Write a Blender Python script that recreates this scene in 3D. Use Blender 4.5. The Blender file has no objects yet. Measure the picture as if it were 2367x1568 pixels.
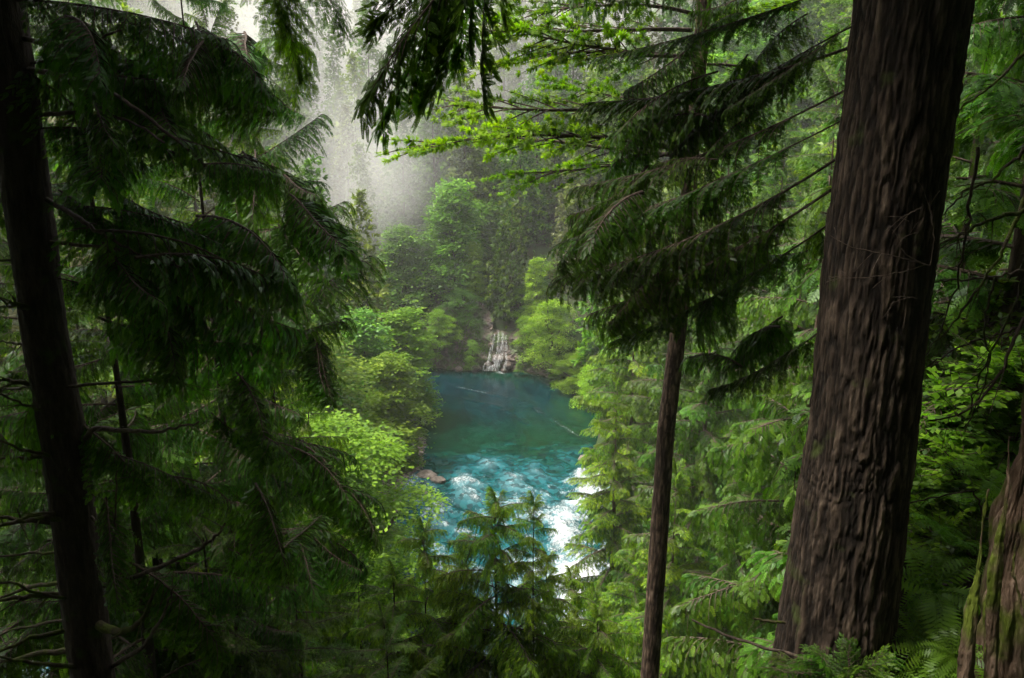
import bpy, math, random
import numpy as np
from mathutils import Vector, Matrix

R = math.radians
SC = bpy.context.scene
COL = SC.collection
rnd = random.Random(7)
rng = np.random.default_rng(7)

# ------------------------------------------------------------------ camera, sky, sun, exposure
FPX, CX, CY = 1841.0, 1183.5, 784.0
PITCH = R(13.4)
CAMZ = 30.0
cd = bpy.data.cameras.new('camera')
cam = bpy.data.objects.new('camera', cd)
COL.objects.link(cam)
cam.location = (0, 0, CAMZ)
cam.rotation_euler = (R(90) - PITCH, 0, 0)
cd.sensor_width = 36.0
cd.lens = 28.0
cd.clip_start = 0.05
cd.clip_end = 2000
SC.camera = cam

SUN_AZ, SUN_EL = R(-97), R(66)          # azimuth from +Y towards +X
w = bpy.data.worlds.new('World')
SC.world = w
w.use_nodes = True
wn = w.node_tree
wn.nodes.clear()
wo = wn.nodes.new('ShaderNodeOutputWorld')
bg = wn.nodes.new('ShaderNodeBackground')
sky = wn.nodes.new('ShaderNodeTexSky')
sky.sky_type = 'NISHITA'
sky.sun_disc = False
sky.sun_elevation = SUN_EL
sky.sun_rotation = SUN_AZ
sky.dust_density = 3.0
hs = wn.nodes.new('ShaderNodeHueSaturation')
hs.inputs['Saturation'].default_value = 0.08
wn.links.new(sky.outputs[0], hs.inputs['Color'])
wn.links.new(hs.outputs[0], bg.inputs[0])
bg.inputs[1].default_value = 0.125
wn.links.new(bg.outputs[0], wo.inputs[0])
sd = bpy.data.lights.new('sun', 'SUN')
sd.energy = 1.5
sd.angle = R(11)
sd.color = (1.0, 0.95, 0.86)
sun = bpy.data.objects.new('sun', sd)
COL.objects.link(sun)
sdir = Vector((math.sin(SUN_AZ) * math.cos(SUN_EL), math.cos(SUN_AZ) * math.cos(SUN_EL), math.sin(SUN_EL)))
sun.rotation_euler = sdir.to_track_quat('Z', 'Y').to_euler()

SC.view_settings.view_transform = 'Standard'
SC.view_settings.look = 'None'
SC.view_settings.gamma = 1
SC.view_settings.exposure = 2.55
SC.view_settings.use_curve_mapping = False
SC.render.engine = 'CYCLES'
cy = SC.cycles
cy.use_denoising = True
cy.denoiser = 'OPENIMAGEDENOISE'
cy.denoising_input_passes = 'RGB_ALBEDO_NORMAL'
cy.denoising_prefilter = 'ACCURATE'
cy.max_bounces = 5
cy.diffuse_bounces = 3
cy.glossy_bounces = 2
cy.transmission_bounces = 3
cy.volume_bounces = 1
cy.transparent_max_bounces = 6
cy.volume_step_rate = 2.0
cy.volume_max_steps = 64
cy.sample_clamp_indirect = 3.0
cy.use_adaptive_sampling = True
cy.adaptive_threshold = 0.015
SC.render.film_transparent = False
SC.render.filter_size = 1.25

# ------------------------------------------------------------------ helpers
cp, sp = math.cos(PITCH), math.sin(PITCH)


def at(px, py, Y):
    """point at world depth Y seen at (px, py) of the photograph (2367 wide)"""
    u = (px - CX) / FPX
    v = (CY - py) / FPX
    d = np.array([u, cp + v * sp, -sp + v * cp])
    return np.array([0, 0, CAMZ]) + d * (Y / d[1])


def _h(i, j, k, s):
    n = (i * 374761393 + j * 668265263 + k * 2147483647 + s * 974711) & 0xFFFFFFFF
    n = ((n ^ (n >> 13)) * 1274126177) & 0xFFFFFFFF
    n = n ^ (n >> 16)
    return (n & 0xFFFF).astype(np.float64) / 65535.0


def vnoise(p, s=0):
    """value noise 0..1, p (n,3)"""
    p = np.asarray(p, float)
    i = np.floor(p).astype(np.int64)
    f = p - i
    f = f * f * (3 - 2 * f)
    out = 0
    for a in (0, 1):
        for b in (0, 1):
            for c in (0, 1):
                wgt = (f[:, 0] if a else 1 - f[:, 0]) * (f[:, 1] if b else 1 - f[:, 1]) * (f[:, 2] if c else 1 - f[:, 2])
                out = out + wgt * _h(i[:, 0] + a, i[:, 1] + b, i[:, 2] + c, s)
    return out


def fbm(p, s=0, o=4):
    a, t, n = 0.5, 0, 0
    p = np.asarray(p, float)
    for q in range(o):
        n = n + a * vnoise(p, s + q)
        t += a
        a *= 0.5
        p = p * 2.03 + 7.7
    return n / t


class Geo:
    def __init__(self):
        self.V, self.Q, self.A, self.n = [], [], [], 0

    def add(self, V, Q, a=0.5):
        V = np.asarray(V, float).reshape(-1, 3)
        self.V.append(V)
        self.Q.append(np.asarray(Q, int).reshape(-1, 4) + self.n)
        self.A.append(np.full(len(V), a) if np.isscalar(a) else np.asarray(a, float))
        self.n += len(V)

    def mesh(self, name, mat, smooth=False):
        V = np.concatenate(self.V)
        Q = np.concatenate(self.Q)
        A = np.concatenate(self.A)
        me = bpy.data.meshes.new(name)
        me.vertices.add(len(V))
        me.vertices.foreach_set('co', V.astype(np.float32).ravel())
        me.loops.add(Q.size)
        me.loops.foreach_set('vertex_index', Q.astype(np.int32).ravel())
        me.polygons.add(len(Q))
        me.polygons.foreach_set('loop_start', np.arange(0, Q.size, 4, dtype=np.int32))
        me.polygons.foreach_set('loop_total', np.full(len(Q), 4, np.int32))
        me.polygons.foreach_set('use_smooth', np.full(len(Q), smooth))
        at_ = me.attributes.new('var', 'FLOAT', 'POINT')
        at_.data.foreach_set('value', A.astype(np.float32))
        me.update(calc_edges=True)
        me.validate()
        me.materials.append(mat)
        return me


def unit(v):
    v = np.asarray(v, float)
    return v / (np.linalg.norm(v, axis=-1, keepdims=True) + 1e-9)


def put(geo, T, O, X, N, S, var):
    """stamp template T=(V,Q,a) at many frames: X along, N rough normal"""
    TV, TQ, TA = T
    O = np.asarray(O, float); X = unit(X); N = np.asarray(N, float)
    Y = unit(np.cross(N, X)); Z = np.cross(X, Y)
    S = np.asarray(S, float)[:, None, None]
    V = O[:, None] + S * (TV[None, :, 0, None] * X[:, None] + TV[None, :, 1, None] * Y[:, None] + TV[None, :, 2, None] * Z[:, None])
    n, m = len(O), len(TV)
    Q = TQ[None] + (np.arange(n) * m)[:, None, None]
    A = np.clip(np.asarray(var, float)[:, None] + TA[None], 0, 1)
    geo.add(V.reshape(-1, 3), Q.reshape(-1, 4), A.ravel())


def tube(geo, P, Rr, n=6, a=0.5, twist=0.0):
    P = np.asarray(P, float)
    m = len(P)
    Rr = np.broadcast_to(np.asarray(Rr, float), (m,))
    T = unit(np.gradient(P, axis=0))
    ref = np.array([0, 0, 1.0]) if abs(T[0, 2]) < 0.9 else np.array([1.0, 0, 0])
    U = np.zeros_like(P)
    u = unit(np.cross(ref, T[0]))
    for i in range(m):
        u = unit(u - T[i] * np.dot(u, T[i]))
        U[i] = u
    W = np.cross(T, U)
    ang = np.linspace(0, 2 * math.pi, n, endpoint=False)
    V = P[:, None] + Rr[:, None, None] * (np.cos(ang)[None, :, None] * U[:, None] + np.sin(ang)[None, :, None] * W[:, None])
    idx = np.arange(m * n).reshape(m, n)
    a0 = idx[:-1]; a1 = np.roll(idx, -1, 1)[:-1]; b0 = idx[1:]; b1 = np.roll(idx, -1, 1)[1:]
    Q = np.stack([a0, a1, b1, b0], -1).reshape(-1, 4)
    geo.add(V.reshape(-1, 3), Q, a)


def kites(L):
    """list of (x,y,z, dx,dy,dz, len, width, a) -> template"""
    V, Q, A = [], [], []
    for (x, y, z, dx, dy, dz, ln, wd, a) in L:
        d = unit([dx, dy, dz]); s = unit(np.cross([0, 0, 1], d)) if abs(d[2]) < .95 else np.array([1., 0, 0])
        o = np.array([x, y, z])
        b = len(V)
        V += [o, o + d * ln * .45 + s * wd * .5, o + d * ln, o + d * ln * .45 - s * wd * .5]
        A += [a * .5, a, a + .08, a]
        Q.append((b, b + 1, b + 2, b + 3))
    return np.array(V), np.array(Q), np.array(A)


def frond_template(n=8, w=.085, ln=.42, ang=42, droop=.12, tip=0.10):
    L = []
    for k in range(n):
        x = (k + .5) / n * .92
        l = ln * (1 - .72 * x) * (0.6 + .4 * min(1, x * 5))
        for s in (1, -1):
            a = R(ang)
            L.append((x, 0, -.10 * x * x, math.cos(a), s * math.sin(a), -droop, l, w * (1.05 - .4 * x), tip * x))
    L.append((.80, 0, -.07, 1, 0, -.2, .24, w * .9, tip))
    L.append((0, 0, 0, 1, 0, -.06, .95, .03, -.2))
    return kites(L)


FINE = frond_template(8, .085, .42, 42)
LACE = frond_template(9, .085, .33, 46, .14)
MID = frond_template(5, .15, .50, 44)
LOW = frond_template(3, .20, .5, 40)


def tuft_template(seed, n=9, wide=1.8):
    r = random.Random(seed)
    L = []
    for k in range(n):
        az = r.uniform(-1.25, 1.25); el = r.uniform(-.5, .5)
        L.append((r.uniform(0, .3), r.uniform(-.12, .12), r.uniform(-.1, .1), math.cos(az), math.sin(az), el, r.uniform(.45, .8), r.uniform(.10, .2) * wide, r.uniform(-.1, .15)))
    return kites(L)


TUFT = [tuft_template(k) for k in range(4)]
NEEDLE = tuft_template(11, 20, 1.0)


def leaf_cluster(seed, n=14, sz=.34):
    r = random.Random(seed)
    L = []
    for k in range(n):
        a = r.uniform(0, 6.28); q = math.sqrt(r.random()) * .9
        az = r.uniform(0, 6.28)
        L.append((q * math.cos(a), q * math.sin(a), r.uniform(-.18, .18), math.cos(az), math.sin(az), r.uniform(-.5, .25), sz * r.uniform(.7, 1.3), sz * r.uniform(.55, .85), r.uniform(-.12, .12)))
    return kites(L)


LEAFC = [leaf_cluster(k) for k in range(5)]
LEAFS = [leaf_cluster(20 + k, 30, .20) for k in range(5)]


# ------------------------------------------------------------------ materials
def new_mat(name):
    m = bpy.data.materials.new(name)
    m.use_nodes = True
    m.node_tree.nodes.clear()
    out = m.node_tree.nodes.new('ShaderNodeOutputMaterial')
    return m, m.node_tree.nodes, m.node_tree.links, out


def leaf_mat(name, dark, mid, light, trans=.35, rough=.38, vary=.30, spec=.14):
    m, N, L, out = new_mat(name)
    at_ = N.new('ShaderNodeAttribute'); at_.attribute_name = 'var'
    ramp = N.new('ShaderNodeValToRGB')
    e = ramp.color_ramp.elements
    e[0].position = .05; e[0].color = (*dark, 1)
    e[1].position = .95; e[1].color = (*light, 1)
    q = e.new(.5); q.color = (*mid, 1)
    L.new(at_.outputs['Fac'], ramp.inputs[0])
    oi = N.new('ShaderNodeObjectInfo')
    h = N.new('ShaderNodeHueSaturation')
    mr = N.new('ShaderNodeMapRange'); mr.inputs[3].default_value = 1 - vary; mr.inputs[4].default_value = 1 + vary
    L.new(oi.outputs['Random'], mr.inputs[0]); L.new(mr.outputs[0], h.inputs['Value'])
    mu = N.new('ShaderNodeMath'); mu.operation = 'MULTIPLY'; mu.inputs[1].default_value = 7.31
    fr = N.new('ShaderNodeMath'); fr.operation = 'FRACT'
    L.new(oi.outputs['Random'], mu.inputs[0]); L.new(mu.outputs[0], fr.inputs[0])
    mh = N.new('ShaderNodeMapRange'); mh.inputs[3].default_value = .485; mh.inputs[4].default_value = .52
    L.new(fr.outputs[0], mh.inputs[0]); L.new(mh.outputs[0], h.inputs['Hue'])
    L.new(ramp.outputs[0], h.inputs['Color'])
    p = N.new('ShaderNodeBsdfPrincipled')
    p.inputs['Roughness'].default_value = rough
    p.inputs['Specular IOR Level'].default_value = spec
    L.new(h.outputs[0], p.inputs['Base Color'])
    t = N.new('ShaderNodeBsdfTranslucent')
    hy = N.new('ShaderNodeMix'); hy.data_type = 'RGBA'; hy.blend_type = 'MULTIPLY'; hy.inputs[0].default_value = 1
    hy.inputs[7].default_value = (1.7, 1.9, .35, 1)
    L.new(h.outputs[0], hy.inputs[6]); L.new(hy.outputs[2], t.inputs[0])
    mx = N.new('ShaderNodeMixShader'); mx.inputs[0].default_value = trans
    L.new(p.outputs[0], mx.inputs[1]); L.new(t.outputs[0], mx.inputs[2])
    L.new(mx.outputs[0], out.inputs[0])
    return m


def rock_like(name, cols, scale=1.0, bump=.4, rough=.9, stretch=(1, 1, 1), moss=None, moss_amt=.5, moss_scale=1.2, attr=False, spec=.2, bdist=.05):
    m, N, L, out = new_mat(name)
    tc = N.new('ShaderNodeTexCoord')
    mp = N.new('ShaderNodeMapping'); mp.inputs['Scale'].default_value = stretch
    L.new(tc.outputs['Object'], mp.inputs[0])
    no = N.new('ShaderNodeTexNoise'); no.inputs['Scale'].default_value = scale; no.inputs['Detail'].default_value = 9; no.inputs['Roughness'].default_value = .65
    L.new(mp.outputs[0], no.inputs['Vector'])
    ramp = N.new('ShaderNodeValToRGB')
    e = ramp.color_ramp.elements
    e[0].position = .3; e[0].color = (*cols[0], 1); e[1].position = .72; e[1].color = (*cols[-1], 1)
    for i, c in enumerate(cols[1:-1]):
        q = e.new(.3 + .42 * (i + 1) / (len(cols) - 1)); q.color = (*c, 1)
    L.new(no.outputs[0], ramp.inputs[0])
    p = N.new('ShaderNodeBsdfPrincipled'); p.inputs['Roughness'].default_value = rough; p.inputs['Specular IOR Level'].default_value = spec
    col = ramp.outputs[0]
    if attr:
        a = N.new('ShaderNodeAttribute'); a.attribute_name = 'var'
        mr = N.new('ShaderNodeMapRange'); mr.inputs[3].default_value = .22; mr.inputs[4].default_value = 1.45
        L.new(a.outputs['Fac'], mr.inputs[0])
        mm = N.new('ShaderNodeMix'); mm.data_type = 'RGBA'; mm.blend_type = 'MULTIPLY'; mm.inputs[0].default_value = 1
        L.new(col, mm.inputs[6]); L.new(mr.outputs[0], mm.inputs[7]); col = mm.outputs[2]
    if moss:
        n2 = N.new('ShaderNodeTexNoise'); n2.inputs['Scale'].default_value = moss_scale; n2.inputs['Detail'].default_value = 6
        L.new(tc.outputs['Object'], n2.inputs['Vector'])
        r2 = N.new('ShaderNodeValToRGB'); r2.color_ramp.elements[0].position = .62 - moss_amt * .3; r2.color_ramp.elements[1].position = .74 - moss_amt * .3
        L.new(n2.outputs[0], r2.inputs[0])
        n3 = N.new('ShaderNodeTexNoise'); n3.inputs['Scale'].default_value = 14; n3.inputs['Detail'].default_value = 5
        L.new(tc.outputs['Object'], n3.inputs['Vector'])
        mc = N.new('ShaderNodeMix'); mc.data_type = 'RGBA'
        mc.inputs[6].default_value = (*[c * .45 for c in moss], 1); mc.inputs[7].default_value = (*[c * 1.5 for c in moss], 1)
        L.new(n3.outputs[0], mc.inputs[0])
        mm = N.new('ShaderNodeMix'); mm.data_type = 'RGBA'
        L.new(r2.outputs[0], mm.inputs[0]); L.new(col, mm.inputs[6]); L.new(mc.outputs[2], mm.inputs[7]); col = mm.outputs[2]
    L.new(col, p.inputs['Base Color'])
    n4 = N.new('ShaderNodeTexNoise'); n4.inputs['Scale'].default_value = scale * 4; n4.inputs['Detail'].default_value = 8
    L.new(mp.outputs[0], n4.inputs['Vector'])
    bp = N.new('ShaderNodeBump'); bp.inputs['Strength'].default_value = bump; bp.inputs['Distance'].default_value = bdist
    L.new(n4.outputs[0], bp.inputs['Height']); L.new(bp.outputs[0], p.inputs['Normal'])
    L.new(p.outputs[0], out.inputs[0])
    return m


M = {}
M['cedar'] = leaf_mat('cedar_foliage', (.010, .028, .003), (.030, .075, .005), (.085, .16, .010), .34)
M['hemlock'] = leaf_mat('hemlock_foliage', (.010, .030, .004), (.028, .080, .007), (.075, .16, .012), .34)
M['fir'] = leaf_mat('fir_foliage', (.030, .065, .003), (.085, .17, .005), (.20, .31, .008), .42)
M['bright'] = leaf_mat('young_cedar_foliage', (.010, .034, .001), (.042, .100, .002), (.14, .22, .004), .36)
M['alder'] = leaf_mat('alder_leaves', (.050, .11, .005), (.12, .22, .010), (.24, .36, .026), .45)
M['alderdark'] = leaf_mat('maple_leaves', (.028, .07, .006), (.062, .13, .012), (.13, .22, .028), .42)
M['olive'] = leaf_mat('far_conifer_needles', (.028, .050, .007), (.075, .115, .015), (.15, .20, .030), .35)
M['brownish'] = leaf_mat('old_conifer_needles', (.035, .042, .018), (.075, .080, .030), (.12, .12, .05), .3)
M['leafy'] = leaf_mat('broadleaf_leaves', (.034, .085, .008), (.080, .17, .016), (.17, .28, .036), .42)
M['fresh'] = leaf_mat('fresh_cedar_tips', (.022, .055, .003), (.065, .135, .006), (.17, .26, .014), .42)
M['fern'] = leaf_mat('fern_fronds', (.03, .07, .008), (.07, .15, .012), (.13, .24, .02), .42)
M['needle_litter'] = leaf_mat('dry_fronds', (.05, .03, .012), (.10, .06, .02), (.18, .10, .03), .3)
M['bark'] = rock_like('ridged_bark', [(.024, .017, .012), (.075, .052, .036), (.17, .125, .09)], 3.0, .8, .9, (3, 3, .7), moss=(.06, .075, .02), moss_amt=.0, moss_scale=2.2, attr=True, bdist=.02)
M['barkthin'] = rock_like('grey_brown_bark', [(.07, .045, .031), (.17, .115, .080), (.30, .21, .155)], 6.0, .8, .9, (3, 3, .8), moss=(.07, .09, .02), moss_amt=-.15, moss_scale=3, bdist=.02, attr=True)
M['barkdark'] = rock_like('dark_bark', [(.014, .010, .008), (.035, .024, .018), (.06, .042, .03)], 6.0, .8, .95, (3, 3, .8), moss=(.04, .055, .012), moss_amt=.1, moss_scale=3, bdist=.02)
M['twig'] = rock_like('twig_bark', [(.02, .014, .010), (.06, .042, .03), (.11, .08, .06)], 9.0, .3)
M['mosstwig'] = rock_like('mossy_branch', [(.03, .022, .012), (.07, .05, .03)], 8.0, .6, moss=(.055, .070, .008), moss_amt=.55, moss_scale=4)
M['stump'] = rock_like('weathered_stump', [(.03, .02, .012), (.13, .085, .055), (.30, .21, .15)], 3.0, .9, .9, (2.5, 2.5, .5), moss=(.10, .13, .015), moss_amt=.42, moss_scale=1.6, bdist=.04)
M['soil'] = rock_like('forest_floor', [(.010, .009, .004), (.022, .020, .009), (.028, .034, .009)], .6, .6, moss=(.018, .034, .006), moss_amt=.75, moss_scale=.5, bdist=.15)
M['rock'] = rock_like('wet_cliff_rock', [(.018, .013, .010), (.065, .042, .030), (.14, .095, .068)], .9, 1.0, .6, (1, 1, 1.4), moss=(.045, .075, .010), moss_amt=.50, moss_scale=.8, spec=.5, bdist=.2)
M['wetrock'] = rock_like('waterfall_rock', [(.015, .010, .008), (.050, .032, .021), (.11, .072, .050)], 1.6, 1.0, .35, spec=.6, bdist=.12)
M['cobble'] = rock_like('river_cobbles', [(.05, .04, .032), (.13, .105, .085), (.24, .20, .17)], 2.0, .4, .8, attr=True)


def leaf_obj(name, me, parent=None, mw=None, kind=None):
    o = bpy.data.objects.new(name, me)
    COL.objects.link(o)
    if parent is not None:
        o.parent = parent
    if mw is not None:
        o.matrix_local = mw
    if kind:
        o['kind'] = kind
    return o


def tag(o, label, cat, group=None):
    o['label'] = label
    o['category'] = cat
    if group:
        o['group'] = group
    return o


def empty(name, loc):
    o = bpy.data.objects.new(name, None)
    COL.objects.link(o)
    o.location = loc
    return o


# ------------------------------------------------------------------ terrain
WATER = np.array([(-90, 20), (-10, 29), (4, 30), (10, 34), (10.5, 45), (9.5, 60), (8.5, 70), (8.3, 76), (10, 86), (10.4, 93), (8.5, 99), (6, 102.5), (1, 106), (-5, 107.2),
                  (-12, 108.5), (-30, 112), (-90, 130), (-90, 118), (-30, 103), (-16, 98), (-11.5, 92), (-9.6, 82), (-8.9, 72), (-9.8, 62), (-10.8, 55), (-11.5, 48), (-20, 41), (-90, 38)], float)


def water_sdf(x, y):
    p = np.stack([x, y], -1)
    d = np.full(len(x), 1e9)
    ins = np.zeros(len(x), bool)
    n = len(WATER)
    for i in range(n):
        a, b = WATER[i], WATER[(i + 1) % n]
        e = b - a
        t = np.clip(((p - a) @ e) / (e @ e), 0, 1)
        q = p - a - t[:, None] * e
        d = np.minimum(d, np.hypot(q[:, 0], q[:, 1]))
        c = ((a[1] > p[:, 1]) != (b[1] > p[:, 1])) & (p[:, 0] < (b[0] - a[0]) * (p[:, 1] - a[1]) / (b[1] - a[1] + 1e-12) + a[0])
        ins ^= c
    return np.where(ins, -d, d)


def sstep(a, b, v):
    t = np.clip((v - a) / (b - a), 0, 1)
    return t * t * (3 - 2 * t)


def height(x, y):
    x = np.atleast_1d(np.asarray(x, float)); y = np.atleast_1d(np.asarray(y, float))
    d = water_sdf(x, y)
    dd = np.maximum(d, 0)
    near = np.interp(dd, [0, 2, 6, 20, 24, 30, 60, 120], [0, .4, 5, 19.0, 22.6, 28.2, 50, 90])
    right = np.interp(dd, [0, 1.5, 8, 40, 120], [0, .4, 7, 36, 100])
    left = np.interp(dd, [0, 3, 8, 40, 120], [0, .5, 4, 30, 90])
    far = np.interp(dd, [0, 2.2, 3.0, 5.0, 40, 200], [0, .3, 6.0, 8.5, 34, 130])
    wn_ = sstep(42, 24, y)                                  # near bank
    wf = sstep(100, 109, y + .10 * np.minimum(x + 5, 0))
    wl = sstep(2, -2, x)
    side = wl * left + (1 - wl) * right
    h = side * (1 - wn_) * (1 - wf) + near * wn_ + far * wf * (1 - wn_)
    h = h + .55 * np.maximum(x - 4.5, 0) * sstep(30, 16, y) * sstep(30, 10, x)
    n = fbm(np.stack([x * .09, y * .09, x * 0], -1), 3) - .5
    n2 = fbm(np.stack([x * .6, y * .6, x * 0], -1), 9) - .5
    k = sstep(1, 8, d)
    h = h + k * (n * 5.0 * sstep(14, 40, np.hypot(x, y)) + n2 * .7)
    h = np.where(d < 0, np.maximum(-2.6, d * .55), h)
    # a small standing place for the camera
    c = sstep(4, 1.5, np.hypot(x, y))
    return h * (1 - c) + 28.35 * c


def hz(x, y):
    return float(height([x], [y])[0])


def grid_mesh(name, xs, ys, zf, mat, cull=None, smooth=True):
    X, Y = np.meshgrid(xs, ys)
    x, y = X.ravel(), Y.ravel()
    z, a = zf(x, y)
    g = Geo()
    n, m = len(xs), len(ys)
    idx = np.arange(n * m).reshape(m, n)
    Q = np.stack([idx[:-1, :-1], idx[:-1, 1:], idx[1:, 1:], idx[1:, :-1]], -1).reshape(-1, 4)
    if cull is not None:
        keep = cull(x, y)[Q].any(1)
        Q = Q[keep]
    g.add(np.stack([x, y, z], -1), Q, a)
    return g.mesh(name, mat, smooth)


def spacing(lo, hi, fine_lo, fine_hi, f, c):
    a = np.arange(fine_lo, fine_hi, f)
    l, r = [], []
    v, s = fine_lo, f
    while v > lo:
        s = min(c, s * 1.12); v -= s; l.append(v)
    v, s = fine_hi, f
    while v < hi:
        s = min(c, s * 1.12); r.append(v); v += s
    return np.array(l[::-1] + list(a) + r + [hi])


gx = spacing(-230, 230, -20, 22, .7, 6)
gy = spacing(-120, 420, 2, 120, .7, 6)
ter = leaf_obj('ground', grid_mesh('ground', gx, gy, lambda x, y: (height(x, y), .5 + 0 * x), M['soil']), kind='structure')

# ------------------------------------------------------------------ river
def water_mat():
    m, N, L, out = new_mat('river_water')
    fo = N.new('ShaderNodeAttribute'); fo.attribute_name = 'var'          # foam amount
    de = N.new('ShaderNodeAttribute'); de.attribute_name = 'shallow'
    tc = N.new('ShaderNodeTexCoord')
    # water body colour by depth, cobbles showing through
    body = N.new('ShaderNodeValToRGB'); e = body.color_ramp.elements
    e[0].position = 0; e[0].color = (.0001, .007, .010, 1)
    e[1].position = 1; e[1].color = (.050, .095, .103, 1)
    for ps, c in ((.30, (.0001, .0105, .0115)), (.50, (.0008, .0145, .007)), (.72, (.004, .040, .045))):
        q = e.new(ps); q.color = (*c, 1)
    L.new(de.outputs['Fac'], body.inputs[0])
    vo = N.new('ShaderNodeTexVoronoi'); vo.inputs['Scale'].default_value = 2.2
    mp = N.new('ShaderNodeMapping'); mp.inputs['Scale'].default_value = (1, .8, 1)
    L.new(tc.outputs['Object'], mp.inputs[0])
    L.new(mp.outputs[0], vo.inputs['Vector'])
    sr = N.new('ShaderNodeSeparateColor'); L.new(vo.outputs['Color'], sr.inputs[0])
    mr = N.new('ShaderNodeMapRange'); mr.inputs[3].default_value = .35; mr.inputs[4].default_value = 2.1
    L.new(sr.outputs[0], mr.inputs[0])
    mm = N.new('ShaderNodeMix'); mm.data_type = 'RGBA'; mm.blend_type = 'MULTIPLY'; mm.inputs[0].default_value = .75
    L.new(body.outputs[0], mm.inputs[6]); L.new(mr.outputs[0], mm.inputs[7])
    # foam streaks
    mp2 = N.new('ShaderNodeMapping'); mp2.inputs['Scale'].default_value = (1, .6, 1); mp2.inputs['Rotation'].default_value = (0, 0, R(-55))
    L.new(tc.outputs['Object'], mp2.inputs[0])
    n1 = N.new('ShaderNodeTexNoise'); n1.inputs['Scale'].default_value = 3.6; n1.inputs['Detail'].default_value = 12; n1.inputs['Roughness'].default_value = .72; n1.inputs['Distortion'].default_value = 1.2
    L.new(mp2.outputs[0], n1.inputs['Vector'])
    ad = N.new('ShaderNodeMath'); ad.operation = 'ADD'
    L.new(n1.outputs[0], ad.inputs[0]); L.new(fo.outputs['Fac'], ad.inputs[1])
    rf = N.new('ShaderNodeValToRGB'); rf.color_ramp.elements[0].position = .93; rf.color_ramp.elements[1].position = 1.12
    mrf = N.new('ShaderNodeMapRange'); mrf.inputs[1].default_value = .90; mrf.inputs[2].default_value = 1.22
    L.new(ad.outputs[0], mrf.inputs[0])
    fc = N.new('ShaderNodeMix'); fc.data_type = 'RGBA'; fc.inputs[7].default_value = (.46, .47, .465, 1)
    L.new(mrf.outputs[0], fc.inputs[0]); L.new(mm.outputs[2], fc.inputs[6])
    p = N.new('ShaderNodeBsdfPrincipled')
    L.new(fc.outputs[2], p.inputs['Base Color'])
    rr = N.new('ShaderNodeMapRange'); rr.inputs[3].default_value = .10; rr.inputs[4].default_value = .7
    L.new(mrf.outputs[0], rr.inputs[0]); L.new(rr.outputs[0], p.inputs['Roughness'])
    p.inputs['IOR'].default_value = 1.33
    p.inputs['Specular IOR Level'].default_value = .16
    n2 = N.new('ShaderNodeTexNoise'); n2.inputs['Scale'].default_value = 3.2; n2.inputs['Detail'].default_value = 6
    L.new(mp2.outputs[0], n2.inputs['Vector'])
    mb = N.new('ShaderNodeMath'); mb.operation = 'MULTIPLY'
    mo = N.new('ShaderNodeMapRange'); mo.inputs[3].default_value = .12; mo.inputs[4].default_value = 1.0; mo.inputs[2].default_value = .5
    L.new(fo.outputs['Fac'], mo.inputs[0]); L.new(mo.outputs[0], mb.inputs[0]); L.new(n2.outputs[0], mb.inputs[1])
    bp = N.new('ShaderNodeBump'); bp.inputs['Distance'].default_value = .25; bp.inputs['Strength'].default_value = .8
    L.new(mb.outputs[0], bp.inputs['Height']); L.new(bp.outputs[0], p.inputs['Normal'])
    L.new(p.outputs[0], out.inputs[0])
    return m


M['water'] = water_mat()


def seg_dist(x, y, P):
    d = np.full(len(x), 1e9)
    for a, b in zip(P[:-1], P[1:]):
        a = np.array(a, float); b = np.array(b, float); e = b - a
        t = np.clip(((x - a[0]) * e[0] + (y - a[1]) * e[1]) / (e @ e), 0, 1)
        d = np.minimum(d, np.hypot(x - a[0] - t * e[0], y - a[1] - t * e[1]))
    return d


FOAM_LINE = [at(1060, 895, 1), at(1200, 925, 1), at(1270, 965, 1), at(1340, 1010, 1), at(1375, 1035, 1)]
FOAM_LINE = [(p[0] / (30 - p[2]) * 30, 1 / (30 - p[2]) * 30) for p in FOAM_LINE]
wx = spacing(-90, 14, -13, 12, .17, 4)
wy = spacing(15, 132, 30, 109, .21, 3)
MASK = {}


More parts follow.
